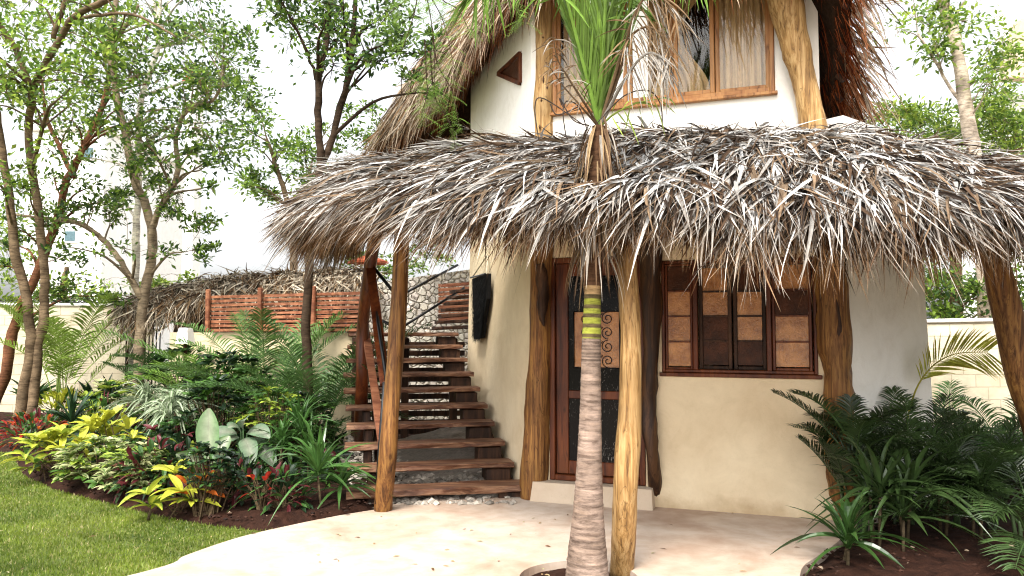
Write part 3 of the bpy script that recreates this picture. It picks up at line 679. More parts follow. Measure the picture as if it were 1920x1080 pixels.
# ------------------------------------------------------------ thatch roofs
PAL = np.array([(.60, .585, .555), (.34, .315, .285), (.21, .145, .09), (.10, .06, .035), (.03, .02, .014)])
def thatch(part, T, E, bulge, n_blades, seed, Lr=(.35, .75), Wr=(.014, .04), tint=(1, 1, 1), wts=(.26, .30, .2, .14, .10), eave_n=3000, eave_L=(.25, .55), eave_tint=(1.05, .72, .42), thick=.16, jit=.3, lift0=.03, parent=house, drop=.9, rowstep=None, young=None):
    r = np.random.default_rng(seed); T = catmull(T, 10); E = catmull(E, 10); m = len(T)
    # arc length weighting of u
    mid = T * .35 + E * .65; sl_ = np.concatenate([[0], np.cumsum(np.linalg.norm(np.diff(mid, axis=0), axis=1))]); sl_ /= sl_[-1]
    def S(u, v):
        x = np.interp(u, sl_, np.arange(m)); i = np.clip(x.astype(int), 0, m - 2); f = (x - i)[:, None]
        t = T[i] * (1 - f) + T[i + 1] * f; e = E[i] * (1 - f) + E[i + 1] * f; v = v[:, None]
        p = t * (1 - v) + e * v; p = p.copy(); p[:, 2] += bulge * np.sin(np.pi * np.clip(v[:, 0], 0, 1.2)); 
        p[:, 2] += .035 * np.sin(u * 61) * np.sin(v[:, 0] * 9 + u * 20); return p
    def frame(u, v):
        du = nrm(S(u + .004, v) - S(u - .004, v)); dv = nrm(S(u, v + .02) - S(u, v - .02)); N = nrm(np.cross(du, dv)); N[N[:, 2] < 0] *= -1
        return du, dv, N
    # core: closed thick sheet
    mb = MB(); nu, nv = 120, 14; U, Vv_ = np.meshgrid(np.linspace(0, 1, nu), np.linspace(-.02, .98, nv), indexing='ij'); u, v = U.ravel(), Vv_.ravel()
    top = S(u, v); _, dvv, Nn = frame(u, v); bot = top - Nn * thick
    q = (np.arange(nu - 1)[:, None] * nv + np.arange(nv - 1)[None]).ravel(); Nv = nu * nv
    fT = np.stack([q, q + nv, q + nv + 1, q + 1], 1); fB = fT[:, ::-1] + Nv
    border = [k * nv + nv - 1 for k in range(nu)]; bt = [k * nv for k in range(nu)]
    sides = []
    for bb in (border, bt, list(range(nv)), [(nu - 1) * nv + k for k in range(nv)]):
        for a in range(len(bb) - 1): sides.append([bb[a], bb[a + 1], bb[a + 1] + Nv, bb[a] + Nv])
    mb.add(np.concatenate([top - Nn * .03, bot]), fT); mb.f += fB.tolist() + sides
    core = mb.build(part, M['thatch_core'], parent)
    # blades
    mb = MB(); u = r.uniform(0.002, .998, n_blades); v = r.uniform(-.04, .97, n_blades)
    if rowstep: v = np.clip((np.floor(v / rowstep) + r.beta(1.2, 2.5, n_blades)) * rowstep, -.04, .97)
    P = S(u, v); du, dv, N = frame(u, v)
    # tufts: neighbouring blades share a lean
    tuft = np.sin(u * 173 + 5 * np.sin(v * 23 + seed)) * np.cos(v * 31 + u * 57)
    j = r.normal(0, jit, n_blades) + tuft * .42
    D = nrm(dv * np.cos(j)[:, None] + du * np.sin(j)[:, None] + N * r.uniform(-.06, .24, n_blades)[:, None])
    lift = lift0 - .02 + r.uniform(0, .12, n_blades); P = P + N * lift[:, None]
    tw = r.normal(0, .7, n_blades)[:, None]; side = np.cross(D, N); NN = nrm(N * np.cos(tw) + side * np.sin(tw))
    ci = r.choice(5, n_blades, p=wts); c = PAL[ci] * r.uniform(.75, 1.25, (n_blades, 1)) * np.asarray(tint)
    L = r.uniform(*Lr, n_blades) * np.where(r.uniform(0, 1, n_blades) < .06, 1.3, 1)
    ribbons(mb, P, D, NN, L, np.where(r.uniform(0, 1, n_blades) < .3, r.uniform(.004, .010, n_blades), r.uniform(*Wr, n_blades)), K=5, sway=r.normal(0, .16, n_blades), bend=r.uniform(.05, .38, n_blades), lift=r.uniform(-.03, .09, n_blades), fold=.5, col=c, tip=c * np.array([.8, .7, .6]))
    # eave fringe
    for layer in range(3):
        k = eave_n // 3; u = r.uniform(0, 1, k); v = r.uniform(.86, 1.0, k) - .02 * layer
        P = S(u, v); du, dv, N = frame(u, v); P = P - N * (r.uniform(-.03, .05, k) + layer * thick * .33)[:, None]
        dn = V(0, 0, -1) * drop; j = r.normal(0, .28, k) + .25 * np.sin(u * 120 + layer)
        D = nrm(dv + dn * r.uniform(.25, 1.0, k)[:, None] * (.5 + .35 * layer) + du * np.tan(np.clip(j, -1, 1))[:, None])
        tw = r.normal(0, .8, k)[:, None]; side = np.cross(D, N); NN = nrm(N * np.cos(tw) + side * np.sin(tw))
        ci = r.choice(5, k, p=(.14, .30, .30, .16, .10) if layer == 0 else (.04, .22, .36, .24, .14)); c = PAL[ci] * r.uniform(.7, 1.25, (k, 1)) * (np.asarray(tint) * .5 + np.asarray(eave_tint) * .5 if layer == 0 else np.asarray(eave_tint))
        if young: c = np.where((u > young)[:, None], c * V(1.3, .88, .62), c)
        ribbons(mb, P, D, NN, r.uniform(*eave_L, k) * (1 - .10 * layer) * (1 + .3 * np.sin(u * 47 + layer) * np.sin(u * 83 + seed)), np.where(r.uniform(0, 1, k) < .5, r.uniform(.004, .010, k), r.uniform(.008, .022, k)), K=4, sway=r.normal(0, .14, k), bend=r.uniform(.05, .3, k), fold=.4, col=c)
    mb.build('thatch', M['thatch'], core)
    return core, S
# lower porch roof
Tp = [V(-1.35, 9.0, 3.35), V(-1.15, 8.2, 3.42), V(.15, 7.48, 3.44), V(1.6, 7.0, 3.42), V(2.95, 6.55, 3.31), V(4.2, 7.3, 3.24), V(5.5, 8.6, 3.18), V(6.3, 10.2, 3.15)]
Ep = [V(-2.0, 9.4, 2.85), V(-2.04, 7.7, 2.93), V(-1.32, 6.45, 2.78), V(.55, 5.05, 2.53), V(2.1, 4.75, 2.44), V(3.7, 5.15, 2.45), V(6.2, 6.4, 2.40), V(8.6, 9.0, 2.3)]
porch, Sp = thatch('porch_roof', Tp, Ep, .10, 62000, 3, Lr=(.3, .75), Wr=(.010, .036), tint=(.95, .985, 1.03), eave_tint=(1.0, .76, .52), wts=(.27, .23, .17, .17, .16), eave_n=19000, eave_L=(.24, .55), rowstep=.12)
porch['label'] = 'grey weathered palm thatch skirt roof over the porch'
# cap strands where porch roof meets the wall
# upper main roof
apx = V(1.35, 9.6, 8.1)
Eu = [V(1.0, 13.9, 4.3), V(-2.2, 12.4, 4.55), V(-1.2, 11.0, 4.98), V(-.62, 9.3, 5.04), V(-.10, 7.5, 5.05), V(.3, 7.0, 5.02), V(1.5, 6.5, 5.0), V(2.78, 6.05, 4.8), V(3.1, 6.5, 4.32), V(3.5, 7.5, 4.05), V(4.0, 8.8, 3.95), V(4.6, 10.6, 4.3), V(3.2, 13, 4.4)]
Tu = [apx + V(0.1 * math.cos(a), .1 * math.sin(a), 0) for a in np.linspace(1.6, 1.6 + 6.0, len(Eu))]
Tu = [apx + (e - apx) * V(.04, .04, 0.02) for e in Eu]
upper, Su = thatch('main_roof', Tu, Eu, .30, 42000, 5, Lr=(.35, .7), Wr=(.012, .036), tint=(1.05, .94, .80), wts=(.30, .32, .2, .12, .06), eave_n=15000, eave_L=(.25, .5), eave_tint=(.75, .32, .14), thick=.2, rowstep=.085, drop=.8, young=.56)
upper['label'] = 'steep golden brown palm thatch roof over the upper storey'

# porch posts and beams
porch_posts = [
 ([gp(1166, 1078, -.03), at(1172, 930, 5.19), at(1181, 760, 5.2), at(1182, 620, 5.22), at(1176, 500, 5.25), at(1176, 440, 5.25)], [.088, .085, .080, .072, .066, .07], 'post_pale', 'yellowish peeled porch post right behind the palm trunk'),
 ([gp(718, 962, .0), at(727, 850, 6.9), at(737, 720, 6.92), at(746, 600, 6.95), at(752, 480, 6.98), at(755, 400, 7.0)], [.085, .08, .078, .076, .075, .075], 'post', 'dark golden porch post at the foot of the stairs'),
 ([V(4.45, 6.1, -.03), V(4.3, 6.08, .7), V(4.1, 6.05, 1.4), V(3.93, 6.0, 2.1), V(3.85, 6.0, 2.6)], [.13, .125, .115, .105, .10], 'post', 'leaning brown porch post at the far right'),
]
for pts, rad, mt, lab in porch_posts: post('porch_post', pts, rad, mt, house, wob=.05, label=lab)
# staining and dark crack on the right side of the foot-of-stairs post
mb = MB(); tube(mb, catmull([V(-1.5, 7.9, 2.78), V(-1.18, 7.0, 2.70), V(.72, 5.3, 2.42), V(2.3, 5.25, 2.34), V(3.85, 6.0, 2.45), V(6.6, 7.9, 2.45)], 6), .055, 10, wob=.06); mb.build('porch_beam', M['post'], house, smooth=True)
for k in range(22):
    u = np.array([.05 + k * .042]); a = Sp(u, np.array([.02]))[0] - V(0, 0, .22); b = Sp(u, np.array([.93]))[0] - V(0, 0, .23)
    mb = MB(); tube(mb, [a, (a + b) / 2 + V(0, 0, .05), b], .028, 7, wob=.08); mb.build('rafter', M['stair_dark'], house, smooth=True)
for k in range(44):
    u = np.array([.01 + k * .0228]); a = Su(u, np.array([.3]))[0] - V(0, 0, .33); b = Su(u, np.array([.95]))[0] - V(0, 0, .30)
    mb = MB(); tube(mb, [a, (a + b) / 2, b], .03, 7, wob=.08); mb.build('rafter', M['stair_dark'], house, smooth=True)

# ------------------------------------------------------------ stairs
TD = nrm(V(math.cos(R(12)), math.sin(R(12)))); GD = V(-TD[1], TD[0])
stairs = thing('staircase', (-.9, 7.2, 0), 'open timber staircase with thick worn treads rising beside the cream wall', 'staircase')
L0 = V(-1.62, 7.02); R0 = V(.10, 7.40)
tread_ends = []
yL = [(653, 925), (655, 868), (649, 828), (652, 786), (650, 755), (646, 720), (645, 691), (650, 664), (652, 642), (655, 622)]
xr = [990, 964, 947, 928, 915, 901, 889, 877, 868, 860]; yr = [908, 860, 820, 783, 752, 723, 697, 670, 648, 624]
for k in range(10):
    h = .16 + .168 * k; Y0 = 7.18 + .345 * k
    a = at(yL[k][0], 600, Y0); b = at(xr[k], 600, Y0 + .35)
    a = V(a[0], Y0, h); b = V(b[0], Y0 + .35, h)
    t_ = nrm(b - a); g_ = V(-t_[1], t_[0], 0); tread_ends.append((a, b, g_))
    mb = MB(); plank(mb, a + g_ * .15 - V(0, 0, .035), b + g_ * .15 - V(0, 0, .035), .30, .052 if k else .068, seg=18, noise=.006)
    mb.build('tread', M['tread'], stairs)
    # block supports at the wall side and left side
    mb = MB(); c = b + g_ * .17 - t_ * .16 - V(0, 0, .16); box(mb, c, .26, .26, .175, yaw=math.atan2(t_[1], t_[0]), ch=.01)
    mb.build('tread_support', M['stair_dark'], stairs)
    mb = MB(); c = a + g_ * .17 + t_ * .24 - V(0, 0, .16); box(mb, c, .09, .22, .175, yaw=math.atan2(t_[1], t_[0]), ch=.01)
    mb.build('tread_support', M['stair_dark'], stairs)
# landing, then upper flight turning right behind the house
a9, b9, g9 = tread_ends[9]
mb = MB()
for q_ in range(4):
    o_ = g9 * (.33 + q_ * .23); plank(mb, a9 + o_ + V(0, 0, -.04 + .003 * (q_ % 2)), b9 + o_ + V(-.1, 0, -.04), .21, .05, seg=8)
mb.build('landing', M['tread'], stairs)
for side, (t_in, dz) in enumerate(((.24, -.22), (-.20, -.22))):
    mb = MB(); e0, e9 = (tread_ends[0][0], tread_ends[9][0]) if side == 0 else (tread_ends[0][1], tread_ends[9][1])
    td = nrm(tread_ends[0][1] - tread_ends[0][0])
    plank(mb, e0 + td * t_in + V(0, .4, dz + .06), e9 + td * t_in + V(0, .3, dz), .055 if side == 0 else .12, .20, seg=6, noise=.002); mb.build('stringer', M['stair_dark'], stairs)
for k in range(7):
    # upper flight: treads peeping out left of the wall
    p0 = at(812 - k * 0 + k * 6, 616 - k * 11.5, 10.9 + .06 * k); p1 = at(905, 612 - k * 11.5, 10.9 + .06 * k + .2)
    mb = MB(); plank(mb, p0, p1, .28, .05, seg=6); mb.build('tread', M['stair_dark'], stairs)  # dark wood colour stands in for the shade on these upper treads
# landing support posts
for (px, Yq, zt) in ((668, 10.25, 1.62), (850, 10.9, 1.6), (760, 11.2, 1.6)):
    q0 = at(px, 640, Yq); mb = MB(); box(mb, (q0[0], Yq, zt / 2 - .03), .11, .11, zt + .02, ch=.01, yaw=.2); mb.build('landing_post', M['stair_dark'], stairs)
# tall dark red post and handrail on the left side
mb = MB(); pts = catmull([gp(672, 850), at(678, 740, 8.9), at(680, 620, 8.8), at(688, 540, 8.6), at(704, 440, 8.4)], 5)
tube(mb, pts, np.linspace(.075, .07, len(pts)), 10, wob=.05); mb.build('stair_post', M['mahogany'], stairs, smooth=True)
mb = MB(); plank(mb, at(717, 830, 7.5), at(683, 600, 9.1), .085, .04, up=(0, -.3, 1), seg=10, noise=.003); mb.build('side_rail', M['redwood'], stairs)
mb = MB(); plank(mb, at(722, 720, 7.15), at(695, 500, 8.5), .035, .10, up=(1, 0, .1), seg=10, noise=.003); mb.build('handrail', M['mahogany'], stairs)
mb = MB(); tube(mb, [gp(706, 945, .1), at(711, 850, 7.1), at(721, 716, 7.05)], .018, 8); tube(mb, [at(725, 716, 7.03), at(697, 520, 8.45)], .018, 8)
tube(mb, [at(697, 497, 8.5), at(745, 556, 8.3)], .02, 8); tube(mb, [at(705, 595, 8.5), at(742, 615, 8.3)], .018, 8)
mb.build('steel_rail', M['steel'], stairs, smooth=True)
mb = MB(); tube(mb, [at(762, 548, 10.6), at(858, 497, 11.6)], .02, 8); tube(mb, [at(755, 613, 10.6), at(870, 540, 11.6)], .02, 8)
tube(mb, [at(762, 548, 10.6), at(757, 630, 10.6)], .018, 8); mb.build('steel_rail', M['steel'], stairs, smooth=True)
mb = MB()
for k in range(9): q0 = at(842, 618 - k * 8.2, 11.9); q1 = at(880, 614 - k * 8.2, 11.9); plank(mb, at(822, 600 - k * 8, 12.1), at(880, 596 - k * 8, 12.1), .02, .055, up=(0, 0, 1), seg=2, noise=0)
mb.build('slat_rail', M['redwood'], stairs)
# slatted screen below the landing
scr = thing('slatted_screen', (-2, 11.6, 0), 'dark horizontal slat screen seen through the open stairs', 'screen')
mb = MB()
for k in range(11): plank(mb, V(-2.6, 11.7, .12 + k * .135), V(-.75, 11.9, .12 + k * .135), .03, .085, up=(0, 0, 1), seg=3, noise=.002)
mb.build('slats', M['stair_dark'], scr)
for x in (-2.5, -1.7, -.95): mb = MB(); box(mb, (x, 11.85 + (x + 2.5) * .1, .8), .07, .05, 1.6); mb.build('post', M['stair_dark'], scr)

# rubble under the stairs
mb = MB(); n = 1500; q = np.column_stack([rng.uniform(-1.55, .05, n), rng.uniform(7.25, 10.5, n)]); q[:, 0] -= (q[:, 1] - 7.2) * .22
z = .03 + np.clip(q[:, 1] - 7.5, 0, 1.6) * .20 * (.6 + .4 * np.sin(q[:, 0] * 2 + 1))
c = np.array([.34, .30, .25]) * rng.uniform(.5, 1.5, (n, 1)); stones(mb, np.column_stack([q, z]), rng.uniform(.015, .06, n), c)
tag(mb.build('rubble', M['stones']), 'loose pale stones and gravel lying under the lower stair treads', 'rubble', kind='stuff')
mb = MB(); nx, ny = 20, 34; X, Y = np.meshgrid(np.linspace(-1.7, .3, nx), np.linspace(7.2, 10.9, ny), indexing='ij'); Z = .0 + np.clip(Y - 7.5, 0, 1.6) * .20 * (.6 + .4 * np.sin(X * 2 + 1)) + rng.uniform(0, .03, X.shape); X = X - (Y - 7.2) * .22
q = (np.arange(nx - 1)[:, None] * ny + np.arange(ny - 1)[None]).ravel(); mb.add(np.stack([X.ravel(), Y.ravel(), Z.ravel()], 1), np.stack([q, q + ny, q + ny + 1, q + 1], 1), (.26, .22, .18))
tag(mb.build('gravel_bank', M['stones']), 'sloping grey gravel bank under the stairs', 'gravel', kind='structure')

# black woven hanging on the side wall
wh = thing('wall_hanging', lw(916, 500, .08), 'black woven wall hanging on a cord beside the stairs', 'wall hanging')
mb = MB(); topL, topR = lw(900, 521, .11), lw(929, 514, .11)
outl = [lw(900, 523, .11), lw(930, 513, .11), lw(929, 560, .11), lw(922, 600, .11), lw(919, 633, .11), lw(904, 636, .11), lw(903, 590, .11), lw(901, 550, .11)]
n0 = V(*LN, 0) * .05; k = len(outl)
mb.add(outl + [p - n0 for p in outl], [list(range(k)), list(range(k, 2 * k))[::-1]] + [[a, (a + 1) % k, k + (a + 1) % k, k + a] for a in range(k)])
# woolly fringe
n = 2600; u = rng.uniform(0, 1, n); v = rng.uniform(0, 1, n) ** .9; lt = outl[0] + (outl[5] - outl[0]) * v[:, None]; rt = outl[1] + (outl[4] - outl[1]) * v[:, None]
P = lt + (rt - lt) * u[:, None] * 1.02 + V(*LN, 0) * rng.uniform(0, .02, n)[:, None]
ribbons(mb, P, nrm(V(0, 0, -1) + rng.normal(0, .25, (n, 3))), V(*LN, .2), rng.uniform(.03, .08, n), .012, K=2, bend=.1, prof='strap')
mb.build('woven_panel', M['wool'], wh)
mb = MB(); tube(mb, [topL - V(0, 0, 0) + V(*LN, 0) * .02, topR + V(*LN, 0) * .02], .012, 6); mb.build('rod', M['steel'], wh)
mb = MB(); pk = lw(917, 478, .02); tube(mb, [topL, pk], .009, 5); tube(mb, [topR, pk], .009, 5); mb.build('cord', M['cord'], wh)

# ------------------------------------------------------------ garden walls and background buildings
def uv_wall(o, d):
    me = o.data; uv = me.uv_layers.new(name='UV'); 
    for lp in me.loops:
        p = me.vertices[lp.vertex_index].co; uv.data[lp.index].uv = (p.x * d[0] + p.y * d[1], p.z)
def garden_wall(name, P, Q, h, th, label, mat='blocks', cap=True, hb=None):
    P, Q = V(*P), V(*Q); root = thing(name, ((P[0] + Q[0]) / 2, (P[1] + Q[1]) / 2, 0), label, 'wall')
    d = nrm(Q - P); nn = V(d[1], -d[0]); nn = nn if nn[1] < 0 else -nn
    mb = MB(); wallseg(mb, P, Q, nn, -.06, h, th, cut=.8, z1b=hb); o = mb.build('wall_face', M[mat], root); uv_wall(o, d)
    if cap:
        mb = MB(); hb_ = hb or h; plank(mb, (*(P - nn * th / 2), h + .025), (*(Q - nn * th / 2), hb_ + .025), th + .07, .055, seg=16, noise=.004); mb.build('coping', M['plaster_pale'], root)
    return root, d, nn
bw, bd, bn = garden_wall('boundary_wall', (-16, 13.6), (-7.6, 15.8), 2.2, .2, 'tall cream block boundary wall with metal spikes, behind the trees on the left')
mb = MB()
for k in range(90):
    p = V(-15.9, 13.68) + (V(-7.7, 15.85) - V(-15.9, 13.68)) * k / 89; c = V(p[0], p[1], 2.28)
    for a in (-.7, -.25, .25, .7): tube(mb, [c, c + V(math.sin(a) * .13 * bd[0], math.sin(a) * .13 * bd[1], math.cos(a) * .13)], [.008, .002], 4, caps=False)
tube(mb, [V(-15.9, 13.68, 2.28), V(-7.7, 15.85, 2.28)], .012, 5); mb.build('wall_spikes', M['steel'], bw)
garden_wall('boundary_wall', (4.2, 11.6), (14, 12.3), 1.78, .2, 'cream block boundary wall with dark stained coping on the right', hb=1.95)
# terrace retaining wall with red slat fence
garden_wall('terrace_wall', (-5.9, 12.9), (-2.35, 11.2), 1.66, .3, 'plain cream rendered terrace wall below the red slat fence', mat='plaster', cap=False)
fen = thing('slat_fence', (-4, 12, 1.66), 'red brown horizontal slat fence on top of the cream terrace wall', 'fence')
mb = MB(); a0, a1 = V(-5.0, 12.37), V(-2.15, 11.0)
for k in range(9):
    z = 1.70 + k * .068; plank(mb, (*a0, z), (*a1, z), .02, .046, up=(0, 0, 1), seg=8, noise=.003)
mb.build('slats', M['redwood'], fen)
for t in (0, .36, .70, 1.0):
    p = a0 + (a1 - a0) * t + V(-.02, -.05); mb = MB(); box(mb, (p[0], p[1], 2.02), .075, .06, .70, ch=.012, yaw=-.45); mb.build('post', M['redwood'], fen)
# rubble stone wall behind the upper flight
def mat_rubble():
    m, n, l, b, o = newmat('fieldstone'); v = coords(n, l); nz = noise(n, l, 3, 3, .5, v)
    vo = n.new('ShaderNodeTexVoronoi'); vo.feature = 'DISTANCE_TO_EDGE'; vo.inputs['Scale'].default_value = 10.5
    vc = n.new('ShaderNodeTexVoronoi'); vc.inputs['Scale'].default_value = 10.5
    mv = mixc(n, l, v, nz.outputs[1], .12, 'MIX'); l.new(mv, vo.inputs['Vector']); l.new(mv, vc.inputs['Vector'])
    hs = n.new('ShaderNodeHueSaturation'); hs.inputs['Saturation'].default_value = .1; l.new(vc.outputs['Color'], hs.inputs['Color'])
    cc = mixc(n, l, (.70, .64, .54), hs.outputs[0], .45, 'MULTIPLY')
    e = ramp(n, l, vo.outputs[0], [(.008, (.68, .62, .54)), (.05, (1, 1, 1))])
    l.new(mixc(n, l, cc, e.outputs[0], 1, 'MULTIPLY'), b.inputs['Base Color']); b.inputs['Roughness'].default_value = .9
    e2 = ramp(n, l, vo.outputs[0], [(0, (0, 0, 0)), (.15, (1, 1, 1))]); b1 = bump(n, l, e2.outputs[0], b, .9, .05); bump(n, l, noise(n, l, 30, 4, .6, v).outputs[0], b, .4, .01, b1); return m
M['fieldstone'] = mat_rubble()
sw = at(700, 520, 13.0); se = at(905, 505, 13.6)
mb = MB(); wallseg(mb, V(sw[0] - .1, 13.0), V(se[0] + .4, 13.6), V(0, -1), -.06, at(700, 532, 13)[2], .4, cut=.3, z1b=at(870, 495, 13.5)[2])
tag(mb.build('stone_wall', M['fieldstone']), 'pale rubble stone wall behind the upper stair flight', 'wall')
# hut roof at the back
hut = thing('thatched_hut', (-4.6, 14.6, 0), 'low thatched hut behind the terrace wall', 'hut')
T_ = [V(-9.2, 14.6, 2.2), V(-8.2, 14.9, 2.50), V(-6.6, 15.4, 2.72), V(-4.5, 14.8, 2.74), V(-2.6, 14.0, 2.76)]
E_ = [V(-9.3, 13.9, 1.72), V(-7.9, 13.4, 1.85), V(-6.4, 13.1, 2.24), V(-4.4, 12.7, 2.30), V(-2.5, 12.3, 2.34)]
T_ = [at(228, 585, 14.6), at(290, 560, 14.6), at(375, 537, 14.6), at(500, 527, 14.4), at(700, 521, 14.0)]
E_ = [at(232, 605, 13.8), at(290, 592, 13.5), at(380, 572, 13.3), at(500, 556, 13.2), at(700, 543, 13.0)]
hr, _s = thatch('hut_roof', T_, E_, .10, 6000, 11, Lr=(.35, .8), Wr=(.018, .04), tint=(.95, .88, .74), eave_n=1600, eave_L=(.15, .45), eave_tint=(.9, .6, .35), thick=.10, parent=hut)
for (px, Yq) in ((375, 13.6), (432, 13.6), (560, 13.5), (640, 13.4)):
    q0 = at(px, 600, Yq); mb = MB(); tube(mb, [(q0[0], Yq, -.05), (q0[0] + .02, Yq, 1.1), (q0[0], Yq, at(px, 560, Yq)[2])], .085, 9, wob=.06); mb.build('post', M['post_dark'], hut, smooth=True)
mb = MB(); q0 = at(330, 600, 15.2); wallseg(mb, V(q0[0], 15.1), V(-2.6, 14.3), V(0, -1), -.05, 2.35, .2); mb.build('back_wall', M['interior'], hut)
mb = MB(); plank(mb, at(370, 583, 13.5), at(700, 552, 13.2), .09, .09, seg=6); mb.build('beam', M['post'], hut)
# iron gate and lamps
gt = thing('iron_gate', (-7.4, 14.9, 0), 'black iron bar gate between the boundary wall and the hut', 'gate')
mb = MB(); g0, g1 = at(246, 640, 14.9), at(300, 640, 14.6)
for k in range(9): p = g0 + (g1 - g0) * k / 8; tube(mb, [(p[0], p[1], 0), (p[0], p[1], 1.75)], .012, 6)
for z in (.12, .95, 1.7): tube(mb, [(g0[0], g0[1], z), (g1[0], g1[1], z)], .016, 6)
mb.build('bars', M['steel'], gt)
def lantern(px, py, Yq, label, s=1.0):
    q0 = at(px, py, Yq); t = thing('garden_lantern', (q0[0], Yq, 0), label, 'lamp', 'white lanterns at the back of the garden')
    mb = MB(); tube(mb, [(q0[0], Yq, -.02), (q0[0], Yq, q0[2] - .1 * s)], .03, 8); mb.build('post', M['post_dark'], t, smooth=True)
    mb = MB(); z = q0[2]; r1, r2 = .11 * s, .15 * s
    vs = [(q0[0] + r_ * math.cos(a), Yq + r_ * math.sin(a), zz) for (zz, r_) in ((z - .12 * s, r2), (z + .10 * s, r1), (z + .13 * s, r1 * .9)) for a in np.arange(4) * 1.5708 + .6]
    mb.add(vs, [[0, 1, 2, 3], [8, 9, 10, 11][::-1]] + [[4 * r_ + a, 4 * r_ + (a + 1) % 4, 4 * r_ + 4 + (a + 1) % 4, 4 * r_ + 4 + a] for r_ in range(2) for a in range(4)]); mb.build('lamp_shade', M['lampshade'], t)
lantern(348, 630, 11.9, 'white glass lantern on a dark post in front of the terrace wall')
lantern(239, 630, 14.2, 'smaller white lantern beside the iron gate', .7)
# white buildings in the background
def building(name, x0, x1, Y, dep, h, label, wins=(), yaw=0, roof=None):
    t = thing(name, ((x0 + x1) / 2, Y, 0), label, 'building'); mb = MB()
    box(mb, ((x0 + x1) / 2, Y + dep / 2, h / 2 - .06), x1 - x0, dep, h + .1, ch=.03, yaw=yaw); mb.build('wall', M['white'], t)
    mb = MB(); box(mb, ((x0 + x1) / 2, Y + dep / 2, h + .1), x1 - x0 + .3, dep + .3, .22, ch=.03, yaw=yaw); mb.build('roof', M['white'] if not roof else M[roof], t)
    for (a, b, c, d) in wins:
        mb = MB(); box(mb, ((a + b) / 2, Y - .02, (c + d) / 2), b - a, .08, d - c, ch=.01); wv = mb.build('window', M['white'], t)
        mb = MB(); box(mb, ((a + b) / 2, Y - .045, (c + d) / 2), b - a - .15, .06, d - c - .15, ch=.005); mb.build('pane', M['blue_glass'], wv)
    return t
a = at(154, 274, 27); b = at(180, 300, 27); c = at(219, 282, 27); d = at(243, 304, 27); e = at(120, 430, 27); f_ = at(146, 456, 27)
building('white_building', at(60, 0, 27)[0], at(205, 0, 27)[0], 27, 8, at(0, 245, 27)[2], 'white apartment building with blue windows half hidden by the trees on the left',
   [(a[0], b[0], b[2], a[2]), (e[0], f_[0], f_[2], e[2])])
t = thing('tiled_tower', (at(358, 0, 30)[0], 30, 0), 'narrow white tower with a red tiled cap seen through the left tree crowns', 'building')
q0, q1 = at(346, 128, 30), at(368, 152, 30)
mb = MB(); box(mb, ((q0[0] + q1[0]) / 2, 30.5, q1[2] / 2), .42, .8, q1[2], ch=.02); mb.build('wall', M['white'], t)
mb = MB(); zc = q1[2]; xc = (q0[0] + q1[0]) / 2; mb.add([(xc - .35, 30, zc + .003), (xc + .35, 30, zc + .003), (xc + .35, 31, zc + .003), (xc - .35, 31, zc + .003), (xc - .15, 30.4, q0[2] + .1), (xc + .15, 30.4, q0[2] + .1)], [[0, 1, 5, 4], [1, 2, 5], [2, 3, 4, 5], [3, 0, 4], [0, 3, 2, 1]]); mb.build('roof', M['tile'], t)
# right: white tall building top corner with slanted sunlit face
Yb = 24; q0 = at(1886, 140, Yb); 
t = thing('white_tower_building', (q0[0] + 3, Yb, 0), 'tall white building rising out of view at the upper right corner', 'building')
mb = MB(); wallseg(mb, V(q0[0] - .05, Yb), V(q0[0] + 8, Yb + 3), V(0, -1), q0[2], 16, .4, cut=2.5); mb.build('wall', M['white'], t)
mb = MB(); pts = [at(1888, 145, Yb - .6), at(1915, 35, Yb - .6), at(1990, 20, Yb - .6), at(1990, 145, Yb - .6)]
mb.add([tuple(p) for p in pts] + [(p[0], p[1] + .5, p[2]) for p in pts], [[0, 1, 2, 3], [7, 6, 5, 4], [0, 4, 5, 1], [1, 5, 6, 2], [2, 6, 7, 3], [3, 7, 4, 0]]); mb.build('awning', M['plinth'], t)
mb = MB(); box(mb, (q0[0] + 4.2, Yb + 3.5, q0[2] / 2), 6.5, 3, q0[2], ch=.03); mb.build('lower_storeys', M['white'], t)
# pool umbrella far behind stairs
um = thing('garden_umbrella', (at(690, 0, 18)[0], 18, 0), 'small faded red garden umbrella beyond the stairs', 'umbrella')
q0 = at(690, 486, 18); mb = MB(); k = 8; rim = [(q0[0] + .5 * math.cos(a), 18 + .5 * math.sin(a), q0[2] - .06) for a in np.arange(k) * 6.283 / k]
mb.add(rim + [tuple(q0 + V(0, 0, .12))] + [(p[0], p[1], p[2] - .05) for p in rim] + [tuple(q0 + V(0, 0, .08))], [[a, (a + 1) % k, k] for a in range(k)] + [[k + 1 + (a + 1) % k, k + 1 + a, 2 * k + 1] for a in range(k)] + [[a, k + 1 + a, k + 1 + (a + 1) % k, (a + 1) % k] for a in range(k)]); mb.build('canopy', M['tile'], um)
mb = MB(); tube(mb, [(q0[0], 18, -.05), (q0[0], 18, q0[2] + .1)], .025, 8); mb.build('pole', M['post'], um)

